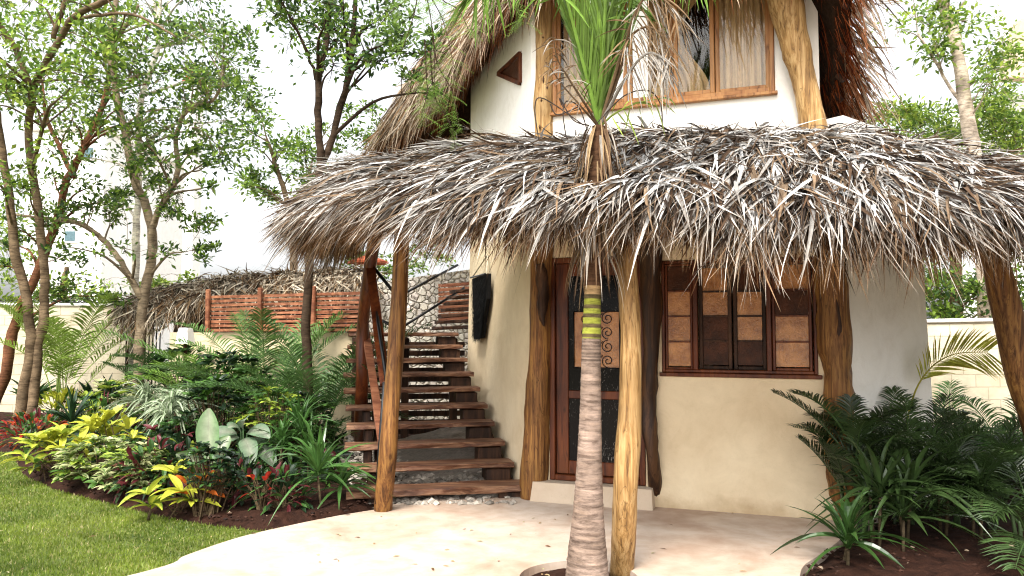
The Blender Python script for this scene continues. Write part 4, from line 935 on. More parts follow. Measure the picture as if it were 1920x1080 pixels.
# ------------------------------------------------------------ trees
G1 = np.array([.075, .135, .022]); G2 = np.array([.17, .26, .035]); G3 = np.array([.03, .065, .018]); G4 = np.array([.26, .34, .05])
def leafcloud(mb, C, n, r, L=.13, W=.06, pal=(G1, G2, G3), wts=(.45, .3, .25), rg=rng, flat=.6):
    P = C + rg.normal(0, 1, (n, 3)) * V(r, r, r * flat) * .55
    out = nrm(P - C + V(0, 0, .15)); D = nrm(out + rg.normal(0, .6, (n, 3)) + V(0, 0, -.25)); N = nrm(V(0, 0, 1) + rg.normal(0, .55, (n, 3)))
    c = np.array(pal)[rg.choice(len(pal), n, p=wts)] * rg.uniform(.7, 1.35, (n, 1))
    ribbons(mb, P, D, N, rg.uniform(.6, 1.2, n) * L, rg.uniform(.7, 1.2, n) * W, K=2, bend=.2, prof='oval', col=c)
def tree(name, label, stems, clumps, barkc, leafL=.13, leafW=.06, per=70, seed=1, pal=(G1, G2, G3), wts=(.45, .3, .25), parts=1, group=None, flat=.6):
    rg = np.random.default_rng(seed)
    b0 = np.array(stems[0][0][0]); t = thing(name, (b0[0], b0[1], max(0, b0[2])), label, 'tree', group)
    mb = MB(); S = []
    for pts, r0, r1 in stems:
        P = catmull(pts, 7); wob = np.cumsum(rg.normal(0, .012, P.shape), 0); wob -= np.linspace(0, 1, len(P))[:, None] * wob[-1]; P = P + wob
        rad = np.linspace(r0, r1, len(P)); rad[:2] *= V(1.18, 1.05) if r0 > .06 else 1
        cb = np.asarray(barkc) * rg.uniform(.7, 1.3, (len(P), 1)); tube(mb, P, rad, 10, col=cb, wob=.06); S.append(np.column_stack([P, rad]))
    S = np.concatenate(S); lf = MB()
    for (c, r) in clumps:
        c = np.asarray(c, float)
        ok = S[:, 2] < c[2] + .3; Q = S[ok] if ok.any() else S
        d = np.linalg.norm(Q[:, :3] - c, axis=1) + np.maximum(0, Q[:, 2] - c[2] + .5) * .8; k = int(np.argmin(d)); a = Q[k, :3]; ln = np.linalg.norm(c - a)
        rr0 = min(Q[k, 3] * .6, .012 + .012 * ln)
        m1 = a + (c - a) * .4 + rg.normal(0, .08, 3) * ln * .5 + V(0, 0, .12 * ln); m2 = a + (c - a) * .75 + rg.normal(0, .05, 3) * ln * .4 + V(0, 0, .06 * ln)
        P = catmull([a, m1, m2, c], 4); tube(mb, P, np.linspace(rr0, .004, len(P)), 6, col=np.asarray(barkc) * .8, caps=False)
        if rg.random() < .5: S = np.concatenate([S, np.column_stack([P[3:9], np.linspace(rr0 * .8, .006, 6)])])
        for _ in range(4):
            e = c + rg.normal(0, r * .55, 3); tube(mb, [c - (c - m2) * rg.uniform(.0, .5), (c + e) / 2 + rg.normal(0, .04, 3), e], [.006, .004, .002], 4, col=np.asarray(barkc) * .7, caps=False)
        leafcloud(lf, c, int(per * rg.uniform(.6, 1.3)), r, leafL, leafW, pal, wts, rg, flat)
    mb.build('trunk', M['bark'], t, smooth=True); lf.build('crown', M['leaf_tree'], t)
    return t
def ell(cx, cy, rx, ry, Y, dY, n, r, seed):
    rg = np.random.default_rng(seed); out = []
    for _ in range(n):
        a = rg.uniform(0, 6.28); q = math.sqrt(rg.uniform(0, 1)); Yq = Y + rg.uniform(-dY, dY)
        out.append((at(cx + rx * q * math.cos(a), cy + ry * q * math.sin(a), Yq), r * .82 * rg.uniform(.5, 1.35)))
    return out
BK = (.15, .105, .065); BKp = (.24, .185, .125); BKd = (.048, .032, .021); BKr = (.17, .075, .04)
def stem(pl, Y, r0, r1, base=None):
    """pl: list of (px, py[, dY])"""
    out = [at(p[0], p[1], Y + (p[2] if len(p) > 2 else 0)) for p in pl]
    return (out, r0, r1)
gx = lambda px, Y: at(px, 600, Y)[0]
def bstem(px, Y, pl, r0, r1): return ([V(gx(px, Y), Y, -.05)] + stem(pl, Y, 0, 0)[0], r0, r1)
tg = 'trees in the left garden'
tree('garden_tree', 'leftmost twin stemmed tree with ringed brown bark at the edge of the lawn',
     [bstem(38, 12.4, [(52, 680), (58, 600), (38, 480), (25, 360), (5, 235), (-20, 120, -.5), (-50, -60, -1)], .09, .05),
      bstem(60, 12.4, [(72, 640), (86, 560), (76, 430), (46, 245), (60, 160, -.6), (130, 40, -1.2), (205, -10, -1.6), (300, -80, -2)], .085, .04),
      stem([(55, 160, -.7), (15, 60, -1), (-40, 10, -1.4)], 12.4, .05, .04), stem([(100, 70, -1), (118, 0, -1.2), (135, -60, -1.3)], 12.4, .04, .03),
      stem([(145, 36, -1.2), (240, 28, -1.8), (330, 70, -2.2)], 12.4, .03, .012)],
     ell(60, 60, 220, 130, 11.2, 1.3, 42, .42, 1) + ell(60, 250, 150, 120, 11.6, 1.0, 12, .36, 2) + ell(-100, 100, 200, 200, 12, 1.5, 12, .5, 3), BK, leafL=.115, leafW=.052, seed=3, per=85, pal=(G1, G2, G4), wts=(.4, .4, .2), group=tg)
tree('garden_tree', 'reddish barked tree leaning to the right behind the twin stemmed tree',
     [bstem(-25, 13.4, [(5, 720), (32, 620), (70, 520), (115, 410), (140, 320), (160, 270), (200, 160, .3), (215, 40, .4)], .10, .04),
      stem([(140, 330), (95, 230, .3), (80, 150, .6)], 13.4, .05, .02)],
     ell(170, 180, 130, 130, 13.6, .9, 24, .42, 4) + ell(60, 470, 90, 60, 13.4, .8, 7, .3, 5) + ell(130, 560, 90, 40, 13.2, .5, 7, .25, 6) + ell(150, 350, 120, 70, 13.4, .6, 10, .3, 43), BKr, leafL=.115, leafW=.05, seed=5, per=78, group=tg)
tree('garden_tree', 'forked pale brown tree standing in the middle of the planting bed',
     [bstem(262, 13.2, [(262, 700), (268, 590), (286, 470), (278, 400), (245, 310), (222, 190), (203, 85), (215, 20, .3), (225, -60, .5)], .10, .045),
      stem([(284, 480), (286, 430), (312, 370), (332, 330), (331, 250, -.2), (352, 210, -.4), (395, 195, -.6), (420, 150, -.8)], 13.2, .065, .02),
      stem([(266, 560), (240, 510), (200, 455), (150, 418), (90, 408), (20, 400)], 13.2, .06, .02),
      stem([(210, 90), (245, 45, -.3), (260, 10, -.4)], 13.2, .05, .02)],
     ell(290, 130, 150, 140, 12.8, 1.2, 34, .42, 7) + ell(390, 110, 90, 110, 12.3, .8, 14, .34, 8) + ell(340, 300, 80, 70, 12.6, .7, 11, .32, 9) + ell(160, 420, 130, 60, 12.8, .8, 9, .28, 10) + ell(340, 430, 70, 70, 12.6, .5, 10, .25, 11) + ell(220, 330, 110, 90, 12.6, .8, 12, .3, 41) + ell(380, 240, 70, 80, 12.6, .8, 10, .3, 42), BKp, leafL=.115, leafW=.05, seed=7, per=66, group=tg)
tree('garden_tree', 'slim grey white stemmed tree just behind the forked tree',
     [bstem(243, 14.4, [(250, 600), (258, 480), (264, 380), (268, 210), (285, 120), (300, 40), (302, -60)], .085, .035),
      stem([(300, 50), (285, 0), (270, -50)], 14.4, .04, .02)],
     ell(250, 30, 170, 90, 14.6, 1.0, 24, .45, 12) + ell(200, 300, 110, 90, 14.5, .6, 12, .34, 13) + ell(420, 190, 90, 80, 14.4, .6, 12, .36, 14) + ell(490, 130, 60, 80, 14.4, .6, 6, .3, 15), (.60, .56, .48), leafL=.115, leafW=.05, seed=9, per=70, wts=(.5, .2, .3), group=tg)
tree('garden_tree', 'slender dark stemmed tree growing beside the stairs',
     [bstem(592, 9.5, [(590, 860), (582, 640), (586, 480), (597, 350), (600, 260), (596, 140), (612, 60, .3), (625, -40, .5)], .066, .036),
      stem([(600, 320), (632, 210), (652, 110), (664, 30), (665, -60)], 9.6, .05, .025), stem([(597, 160), (572, 90, -.2), (530, 10, -.4), (500, -30, -.5)], 9.6, .022, .01)],
     ell(560, 50, 80, 90, 9.6, .8, 13, .28, 16) + ell(690, 60, 110, 80, 9.5, .9, 24, .30, 17) + ell(640, -30, 160, 50, 9.5, .9, 12, .4, 18) + ell(790, 130, 60, 70, 9.4, .5, 7, .22, 32), BKd, leafL=.10, leafW=.045, seed=11, per=55, wts=(.5, .15, .35), group=tg)
tree('background_tree', 'pale leafy tree far behind the hut, left of the slender tree',
     [bstem(545, 20, [(548, 500), (540, 400), (520, 330), (500, 260)], .12, .04), stem([(545, 440), (575, 360), (590, 290)], 20, .06, .02)],
     ell(530, 320, 80, 60, 20, 1.5, 26, .42, 19) + ell(480, 230, 60, 60, 20, 1, 10, .4, 20) + ell(690, 240, 60, 50, 20, 1, 12, .4, 21) + ell(590, 270, 60, 40, 20, 1, 8, .4, 22), BK, leafL=.15, leafW=.07, seed=13, per=75, wts=(.4, .4, .2))
tree('background_tree', 'distant small tree peeping above the stone wall by the stairs',
     [bstem(700, 24, [(700, 520), (705, 480)], .12, .05)], ell(700, 500, 50, 26, 24, 1, 12, .4, 23) + ell(800, 480, 50, 30, 24, 1, 9, .4, 24), BK, leafL=.16, leafW=.08, seed=14, per=60)
tree('background_tree', 'low leafy tree behind the boundary wall on the far left',
     [bstem(120, 18, [(118, 560), (125, 500)], .12, .05)], ell(110, 530, 120, 60, 18, 1, 17, .42, 25) + ell(330, 540, 80, 30, 17, .6, 8, .3, 26) + ell(-20, 470, 60, 90, 18, 1, 9, .45, 27), BK, leafL=.15, leafW=.07, seed=15, per=65, pal=(G1, G2, G4), wts=(.35, .4, .25))
rgp = 'trees beyond the right wall'
tree('background_tree', 'tall pale trunked tree behind the porch roof at the upper right',
     [bstem(1862, 14.5, [(1858, 780), (1850, 560), (1835, 350), (1806, 200), (1788, 90), (1768, 0), (1760, -60)], .19, .08),
      stem([(1806, 200), (1760, 130), (1720, 60)], 14.5, .04, .02)],
     ell(1730, 60, 60, 60, 14.2, .6, 12, .34, 28) + ell(1850, 110, 60, 70, 14.3, .6, 13, .34, 29) + ell(1770, 10, 90, 40, 14.3, .6, 8, .34, 30), (.48, .40, .32), leafL=.13, leafW=.06, seed=17, per=60, pal=(G1, G2, G4), wts=(.4, .4, .2), group=rgp)
tree('background_tree', 'dense bushy tree behind the porch roof on the right',
     [bstem(1790, 17, [(1790, 500), (1780, 350)], .16, .08), stem([(1790, 420), (1850, 330), (1890, 270)], 17, .08, .03), stem([(1790, 420), (1720, 330), (1690, 280)], 17, .08, .03)],
     ell(1780, 260, 140, 60, 16.5, 1.5, 46, .45, 31) + ell(1890, 230, 80, 60, 16.5, 1.2, 18, .42, 33) + ell(1690, 220, 50, 50, 17, 1, 10, .4, 34), BK, leafL=.16, leafW=.055, seed=19, per=90, pal=(G1, G2, G4), flat=.5, wts=(.5, .25, .25), group=rgp)
tree('background_tree', 'shrubby tree showing between the porch roof and the right wall',
     [bstem(1790, 15.2, [(1790, 600), (1785, 540)], .12, .06)],
     ell(1790, 560, 130, 40, 15, .9, 26, .40, 35) + ell(1920, 520, 60, 60, 15, .9, 9, .4, 36) + ell(1760, 510, 60, 30, 15, .6, 6, .4, 37), BK, leafL=.14, leafW=.06, seed=21, per=95, wts=(.45, .3, .25), group=rgp)
# near fern-like acacia spray hanging in front of the main roof
ac = thing('acacia_tree', (-4.6, 3.5, 0), 'near tree whose light feathery sprays hang in front of the thatch gable', 'tree')
mb = MB(); lf = MB()
tr = catmull([(-4.6, 3.5, -.05), (-4.5, 3.7, 2.0), (-4.1, 4.4, 4.0), (-3.0, 5.6, 5.0), (-1.6, 6.6, 5.35), (-.85, 6.75, 5.25)], 8); tube(mb, tr, np.linspace(.11, .012, len(tr)), 9, col=BK, wob=.05)
for (px, py, Yq, px2, py2) in ((800, -20, 6.8, 850, 120), (800, -10, 6.8, 815, 190), (780, 10, 6.7, 740, 130), (820, 120, 6.8, 862, 240), (800, 150, 6.7, 790, 215), (900, -30, 6.6, 985, 40), (760, 0, 6.7, 700, 60), (815, 180, 6.75, 858, 300), (830, 0, 6.7, 880, 60)):
    a, b = at(px, py, Yq), at(px2, py2, Yq - .1); tw = catmull([tr[-1] * .3 + a * .7, a, (a + b) / 2 + V(.03, 0, .05), b], 6); tube(mb, tw, np.linspace(.008, .002, len(tw)), 5, col=BKd, caps=False)
    for q in tw[4:]:
        for s in range(2):
            az = rng.uniform(0, 6.28); d = nrm(V(math.cos(az), math.sin(az), -.35)); e = d * rng.uniform(.12, .22); tt = np.linspace(.1, 1, 11)
            P = q + e * tt[:, None]; P[:, 2] -= .03 * tt ** 2; sd_ = nrm(np.cross(d, V(0, 0, 1)))
            for sgn in (-1, 1):
                ribbons(lf, P, nrm(sd_ * sgn + d * .4 + V(0, 0, -.15)), nrm(V(0, 0, 1) + d * .1), .032, .012, K=1, prof='strap', col=np.array([.16, .26, .05]) * rng.uniform(.7, 1.3))
mb.build('trunk', M['bark'], ac, smooth=True); lf.build('crown', M['leaf_tree'], ac)

# ------------------------------------------------------------ palms
def frond_mb(root, az, L, elev, droop, nl=34, leafL=.35, leafW=.03, col=G1, up=V(0, 0, 1), start=.2, vee=.5, sweep=.7, seed=None, rr=.012, ldroop=.35, rc=None):
    """feather frond: curved stem with leaflets on both sides"""
    mb = MB(); d = V(math.cos(az) * math.cos(elev), math.sin(az) * math.cos(elev), math.sin(elev)); h = V(math.cos(az), math.sin(az), 0)
    t = np.linspace(0, 1, 14); C = root + d * (L * t)[:, None]; C = C + h * (droop * L * .25 * t ** 2)[:, None]; C[:, 2] -= droop * L * t ** 2 * .75
    tube(mb, C, np.linspace(rr, rr * .2, 14), 6, col=rc if rc is not None else np.asarray(col) * 1.5)
    u = np.linspace(start, .99, nl); P = np.stack([np.interp(u, t, C[:, k]) for k in range(3)], 1); T = nrm(np.stack([np.interp(u, t, np.gradient(C[:, k])) for k in range(3)], 1))
    side = nrm(np.cross(T, V(0, 0, 1) + 1e-3)); N = np.cross(side, T); LL = leafL * np.sin(np.pi * (u * .86 + .1)) ** .6
    for s in (-1, 1):
        D = nrm(side * s * (1 - sweep * u[:, None] * .6) + T * sweep + N * vee + rng.normal(0, .09, (nl, 3)))
        c = np.asarray(col) * rng.uniform(.75, 1.3, (nl, 1))
        ribbons(mb, P, D, nrm(N + side * s * -.3), LL * rng.uniform(.85, 1.1, nl), leafW, K=3, bend=ldroop, prof='leaf', fold=.35, col=c)
    return mb
def palm_clump(name, label, px, Y, nf, L, seed, col=G1, spread=.12, elev=(.7, 1.35), droop=(.25, .6), leafL=.3, leafW=.022, base_py=None, cane=True, group=None, mat='leaf', xoff=0, zb=.03, azr=None, hgt=.55, nl=36):
    rg = np.random.default_rng(seed); x = gx(px, Y) + xoff; t = thing(name, (x, Y, 0), label, 'palm', group)
    if cane:
        mb = MB()
        for k in range(max(3, nf // 3)):
            a = rg.uniform(0, 6.28); b = V(x + spread * math.cos(a), Y + spread * math.sin(a), zb - .05); tp = b + V(rg.normal(0, .07), rg.normal(0, .07), hgt * rg.uniform(.7, 1.1)); tube(mb, catmull([b, (b + tp) / 2, tp], 5), np.linspace(.018, .012, 11), 7, col=(np.asarray(col) * 1.2 + .01) * rg.uniform(.6, 1.2))
        mb.build('canes', M['leaf'], t, smooth=True)
    for k in range(nf):
        az = (6.28 * k / nf + rg.uniform(-.35, .35)) if azr is None else rg.uniform(*azr); el = rg.uniform(*elev)
        r0 = V(x + spread * math.cos(az), Y + spread * math.sin(az), zb + hgt * rg.uniform(.3, 1.0) * (1 if cane else .1))
        c = np.asarray(col) * rg.uniform(.75, 1.3)
        frond_mb(r0, az, L * rg.uniform(.75, 1.1), el, rg.uniform(*droop), nl, leafL, leafW, c, rr=.009).build('frond', M[mat], t)
    return t
# main palm
pal = thing('royal_palm', (HC[0], HC[1], -.03), 'slim ringed grey trunk palm rising from the round pit through the porch roof', 'palm')
ctr = [(1101, 1085, .31, 5.02), (1101, 1040, .26, 5.02), (1103, 960, .20, 5.02), (1105, 870, .168, 5.03), (1107, 780, .146, 5.04), (1108, 690, .132, 5.05), (1109, 632, .128, 5.05), (1111, 560, .112, 5.06), (1112, 500, .105, 5.07), (1116, 400, .11, 5.08), (1120, 300, .12, 5.09), (1124, 238, .10, 5.1)]
P0 = np.array([at(a, b, d) for a, b, c, d in ctr]); P0[0, 2] = -.05
tt = np.arange(len(P0)); ti = np.linspace(0, len(P0) - 1, 420); Pc = np.stack([np.interp(ti, tt, P0[:, k]) for k in range(3)], 1); rad = np.interp(ti, tt, [c / 2 for _, _, c, _ in ctr])
for _ in range(60): rad[1:-1] = (rad[:-2] + rad[1:-1] * 2 + rad[2:]) / 4; Pc[1:-1] = (Pc[:-2] + Pc[1:-1] * 2 + Pc[2:]) / 4
z = Pc[:, 2]; cols = np.tile(np.array([.22, .163, .13]), (420, 1)) * rng.uniform(.85, 1.12, (420, 1))
rp = np.cumsum(rng.uniform(.055, .085, 60)) + .02
for q in rp:
    m_ = np.exp(-((z - q) / .006) ** 2); cols *= (1 - rng.uniform(.1, .45) * m_)[:, None]; rad = rad * (1 + .008 * m_)
zg0, zg1 = at(1110, 634, 5.05)[2], at(1110, 552, 5.05)[2]; ztop = at(1110, 545, 5.05)[2]
gm = (z > zg0) & (z < zg1); ringp = (np.sin((z - zg0) / (zg1 - zg0) * 6.28 * 4.5) > .35)
cols[gm] = np.where(ringp[gm][:, None], [.08, .06, .03], [.20, .215, .035]); tanm = (z > zg1) & (z < ztop + .03); cols[tanm] = (.30, .2, .10)
cols[z >= ztop + .03] = (.085, .045, .025)
dk = (z > zg0 - .16) & (z <= zg0); cols[dk] *= .55 + .35 * (np.sin(z[dk] * 260)[:, None] > 0)
mb = MB(); tube(mb, Pc, rad, 22, col=cols, wob=.012); mb.build('trunk', M['bark'], pal, smooth=True)
top = at(1124, 240, 5.1)
# dead sheath skirt
mb = MB(); n = 330; hh_ = rng.uniform(0, 1, n) ** .8; az = rng.uniform(0, 6.28, n); zt = top[2] - hh_ * .95 + .08; ccx = np.interp(zt, P0[:, 2], P0[:, 0]); ccy = np.interp(zt, P0[:, 2], P0[:, 1])
rr_ = .055 + .02 * rng.uniform(0, 1, n); P = np.column_stack([ccx + rr_ * np.cos(az), ccy + rr_ * np.sin(az), zt]); D = np.column_stack([np.cos(az) * .38, np.sin(az) * .38, -np.ones(n)])
c = np.array([(.36, .32, .27), (.15, .09, .05), (.06, .035, .02), (.28, .19, .10)])[rng.integers(0, 4, n)] * rng.uniform(.6, 1.2, (n, 1))
ribbons(mb, P, D, np.column_stack([np.cos(az), np.sin(az), np.full(n, .3)]), rng.uniform(.15, .42, n), rng.uniform(.01, .03, n), K=4, bend=.2, lift=.06, fold=.5, col=c)
mb.build('dead_sheaths', M['thatch'], pal)
def spear(px0, py0, px1, py1, Y0, Y1, wd=.03, n=1, bow=0): pass
# green fronds: strong upright leaves whose leaflets lie close along the stem
GF = np.array([.11, .19, .03])
for (px1, py1, Y1, L, dr, colr) in ((1050, -60, 4.9, 2.0, .05, GF), (1095, -80, 5.3, 2.3, .03, GF * 1.15), (1175, -60, 5.0, 2.2, .04, GF * 1.2), (1225, -90, 5.3, 2.3, .10, GF), (1020, -150, 5.2, 2.6, .25, GF), (1140, -100, 4.8, 2.4, .02, GF * .8)):
    e = at(px1, py1, Y1); d = nrm(e - top); az = math.atan2(d[1], d[0]); el = math.asin(d[2])
    frond_mb(top - d * .05, az, L, el, dr, 40, .55, .021, colr, start=.06, vee=.25, sweep=2.2, rr=.016, ldroop=.05, rc=colr * 1.5).build('frond', M['leaf'], pal)
# loose green blades in the middle of the crown
mb = MB(); n = 60; az = rng.uniform(0, 6.28, n); ra = rng.uniform(0, .28, n); D = np.column_stack([np.cos(az) * ra, np.sin(az) * ra, np.ones(n)])
cg_ = GF * rng.uniform(.6, 1.7, (n, 1)); ribbons(mb, top + D * rng.uniform(-.05, .25, (n, 1)), D, np.column_stack([np.cos(az), np.sin(az), np.full(n, .2)]), rng.uniform(.5, 1.3, n), rng.uniform(.018, .04, n), K=5, bend=.02, lift=rng.uniform(-.06, .06, n), fold=.6, prof='leaf', col=cg_, tip=cg_ * V(1.3, 1.1, .8))
mb.build('spear_leaves', M['leaf'], pal)
# dried fronds
DR = np.array([.20, .13, .07]); DG = np.array([.34, .31, .27])
def path_frond(pts, nl, leafL, leafW, col, hang=.9, name='dried_frond', rr=.014, side_amt=.6, only=None):
    C = catmull(pts, 6); mb = MB(); tube(mb, C, np.linspace(rr, rr * .25, len(C)), 7, col=np.asarray(col) * .7)
    t = np.linspace(0, 1, len(C)); u = np.linspace(.3, 1, nl); P = np.stack([np.interp(u, t, C[:, k]) for k in range(3)], 1); T = nrm(np.stack([np.interp(u, t, np.gradient(C[:, k])) for k in range(3)], 1))
    side = nrm(np.cross(T, V(.1, -1, .2)));
    for s in (-1, 1):
        D = nrm(side * s * side_amt + T * .5 + V(0, 0, -hang) + rng.normal(0, .28, (nl, 3)))
        c = np.asarray(col) * rng.uniform(.5, 1.4, (nl, 1)); gsel = rng.uniform(0, 1, nl) < (.35 if name == 'dried_frond' else -1); c[gsel] = DG * rng.uniform(.7, 1.3, (gsel.sum(), 1))
        ribbons(mb, P, D, nrm(rng.normal(0, 1, (nl, 3))), leafL * rng.uniform(.5, 1.15, nl), leafW, K=5, bend=rng.uniform(.2, .7, nl), lift=.05, prof='leaf', fold=.5, col=c)
    mb.build(name, M['thatch'], pal)
path_frond([top, at(1150, 150, 5.0), at(1175, 80, 4.9), at(1205, 52, 4.8), at(1235, 60, 4.75), at(1258, 105, 4.7)], 26, .30, .011, DR, 1.0)
path_frond([top, at(1160, 140, 5.0), at(1185, 40, 4.8), at(1215, -10, 4.7), at(1245, 0, 4.7), at(1275, 35, 4.65)], 24, .28, .011, DR * .8, .9)
path_frond([top, at(1165, 160, 4.9), at(1200, 110, 4.7), at(1228, 100, 4.7), at(1250, 130, 4.65)], 22, .26, .010, DG * .8, 1.0)
path_frond([top, at(1075, 60, 5.0), at(1030, -40, 4.9), at(985, -70, 4.85), at(930, -50, 4.8), at(890, -5, 4.75)], 40, .26, .02, GF, .5, name='frond')
path_frond([top, at(1170, 60, 5.0), at(1200, -50, 4.9), at(1250, -90, 4.85), at(1310, -60, 4.8)], 40, .26, .02, GF, .5, name='frond')
path_frond([top, at(1100, 200, 5.0), at(1068, 150, 4.9), at(1045, 110, 4.85), at(1038, 70, 4.8)], 16, .16, .01, DR * .7, .3, rr=.01)
path_frond([top, at(1090, 200, 4.95), at(1055, 160, 4.9), at(1030, 125, 4.8)], 10, .14, .01, DR * .7, .2, rr=.009)
path_frond([top, at(1150, 215, 5.0), at(1190, 195, 4.9), at(1235, 185, 4.85)], 8, .2, .014, np.array([.25, .33, .06]), .3, name='frond', rr=.009)
# broken curved dead strands
mb = MB()
for pl in ([(1105, 235), (1075, 225), (1050, 185), (1055, 200)], [(1100, 240), (1085, 200), (1062, 190), (1056, 215), (1062, 260)], [(1120, 230), (1170, 180), (1215, 170), (1238, 195), (1242, 240)], [(1095, 235), (1020, 185), (1003, 200), (1010, 262)], [(1085, 200), (1045, 215), (1032, 195)]):
    tube(mb, catmull([at(a, b, 4.95) for a, b in pl], 6), .0045, 5, col=(.05, .04, .035), caps=False)
mb.build('dry_strands', M['bark'], pal)

pg = 'feathery areca palms in the left bed'
palm_clump('areca_palm', 'tall light green areca palm standing against the boundary wall', 125, 13.4, 14, 2.4, 1, np.array([.20, .29, .05]), .16, (.8, 1.35), (.3, .6), .44, .03, hgt=1.1, group=pg)
palm_clump('areca_palm', 'areca palm with spread fronds just left of the slender tree', 500, 10.5, 16, 2.45, 2, np.array([.07, .13, .03]), .14, (.8, 1.35), (.3, .65), .38, .022, hgt=.75, group=pg)
palm_clump('areca_palm', 'areca palm arching in front of the left end of the stair treads', 615, 9.9, 15, 2.15, 3, np.array([.055, .11, .03]), .13, (.75, 1.35), (.3, .6), .36, .020, hgt=.65, group=pg, xoff=-.1)
palm_clump('areca_palm', 'areca palm behind the yellow green shrubs near the lantern', 415, 11.4, 14, 1.9, 4, np.array([.11, .19, .03]), .13, (.75, 1.3), (.35, .7), .36, .022, hgt=.75, group=pg)
palm_clump('areca_palm', 'small dark areca palm under the hut roof between lantern and forked tree', 322, 12.4, 9, 1.3, 5, np.array([.04, .085, .022]), .1, (.7, 1.3), (.35, .7), .34, .026, hgt=.75, group=pg)
palm_clump('areca_palm', 'fine leaved areca palm directly behind the slender tree', 560, 10.2, 14, 1.5, 6, np.array([.06, .12, .03]), .12, (.5, 1.3), (.35, .7), .32, .016, hgt=.45, group=pg)

# ------------------------------------------------------------ bed plants
def gY(px, py): return gp(px, py)
def rosette(mb, base, n, L, W, col, el=(.2, 1.3), bend=.4, prof='strap', fold=.35, mid=None, tip=None, rg=rng, K=7, tw=.25, lift=.06):
    az = rg.uniform(0, 6.28, n); e = rg.uniform(*el, n); D = np.column_stack([np.cos(az) * np.cos(e), np.sin(az) * np.cos(e), np.sin(e)])
    N = np.column_stack([-np.cos(az) * np.sin(e), -np.sin(az) * np.sin(e), np.cos(e)]) + rg.normal(0, tw, (n, 3))
    c = np.asarray(col) * rg.uniform(.7, 1.3, (n, 1)); 
    ribbons(mb, np.asarray(base) + D * .01 + np.column_stack([np.zeros(n), np.zeros(n), rg.uniform(0, .08, n)]), D, nrm(N), L * rg.uniform(.65, 1.1, n), W * rg.uniform(.8, 1.15, n), K=K, bend=bend * rg.uniform(.5, 1.4, n), lift=lift, prof=prof, fold=fold, col=c, mid=mid, tip=tip)
def strap_plant(name, cat, label, p, n, L, W, col, heads=1, hgt=.15, spread=.1, seed=0, mat='leaf', group=None, stemc=(.08, .06, .035), **kw):
    rg = np.random.default_rng(seed + 100); p = np.asarray(p); t = thing(name, (p[0], p[1], 0), label, cat, group); mb = MB(); st = MB()
    for k in range(heads):
        a = rg.uniform(0, 6.28); r_ = spread * math.sqrt(rg.uniform(0, 1)) if heads > 1 else 0; b = V(p[0] + r_ * math.cos(a), p[1] + r_ * math.sin(a), 0); h = hgt * rg.uniform(.5, 1.1) if heads > 1 else hgt
        b2 = b + V(rg.normal(0, .02), rg.normal(0, .02), h + .04); tube(st, [b, b2], [.014, .01], 6, col=stemc)
        rosette(mb, b2, n, L, W, col, rg=rg, **kw)
    mb.build('leaves', M[mat], t); st.build('stem', M['bark'], t, smooth=True); return t
def shrub(name, cat, label, p, rx, ry, rz, n, L, W, pal, wts, seed=0, mid=None, prof='oval', mat='leaf', group=None, fold=.3, zc=None, K=4, droop=.25, whorl=1, up=.5):
    """rounded shrub of real leaves in whorls over its outer shell, on thin stems"""
    rg = np.random.default_rng(seed + 500); p = np.asarray(p); t = thing(name, (p[0], p[1], 0), label, cat, group); mb = MB(); st = MB(); zc = zc if zc is not None else rz * .85
    nw = max(1, n // whorl); a = rg.uniform(0, 6.28, nw); ct = rg.uniform(-.5, 1, nw); s_ = np.sqrt(1 - ct ** 2); q = rg.uniform(.55, 1.0, nw) ** .6
    dr_ = np.column_stack([s_ * np.cos(a), s_ * np.sin(a), ct]); P = V(p[0], p[1], zc) + dr_ * V(rx, ry, rz) * q[:, None]; P[:, 2] = np.maximum(P[:, 2], .06)
    for k in range(0, nw, max(1, nw // 26)):
        b = V(p[0] + rg.normal(0, rx * .15), p[1] + rg.normal(0, ry * .15), 0); tube(st, catmull([b, (b + P[k]) / 2 + V(0, 0, .05), P[k]], 3), np.linspace(.009, .004, 7), 5, col=(.10, .07, .04), caps=False)
    pali = rg.choice(len(pal), nw, p=wts); palA = np.array(pal)
    mids = None if mid is None else np.asarray(mid)
    for w_ in range(whorl):
        az = 6.283 * w_ / whorl + rg.uniform(0, 6.28, nw) * (1 if whorl == 1 else .12) + a; hz = np.column_stack([np.cos(az), np.sin(az), np.zeros(nw)])
        D = nrm((hz if whorl > 1 else nrm(dr_ + rg.normal(0, .5, (nw, 3)))) + dr_ * .35 + V(0, 0, up) * rg.uniform(.3, 1.2, (nw, 1))); N = nrm(V(0, 0, 1) - D * D[:, 2:3] + rg.normal(0, .2, (nw, 3)))
        c = palA[pali] * rg.uniform(.75, 1.3, (nw, 1)); 
        ribbons(mb, P, D, N, L * rg.uniform(.6, 1.15, nw), W * rg.uniform(.75, 1.15, nw), K=K, bend=droop * rg.uniform(.4, 1.6, nw), lift=.05, prof=prof, fold=fold, col=c, mid=None if mids is None else np.where(rg.uniform(0, 1, (nw, 1)) < .8, mids, palA[pali] * .8))
    mb.build('foliage', M[mat], t); st.build('stems', M['bark'], t); return t
YL = np.array([.46, .47, .05]); YG = np.array([.24, .31, .04]); CR = np.array([.44, .45, .22]); DGN = np.array([.010, .026, .009]); MG = np.array([.04, .095, .02]); BGN = np.array([.06, .135, .02]); RD_ = np.array([.30, .025, .015]); DRD = np.array([.09, .015, .018]); OR = np.array([.55, .13, .02]); PALEG = np.array([.13, .23, .10]); WH = np.array([.42, .46, .33])
S = 0
def G(px, py): return gp(px, py, .04)
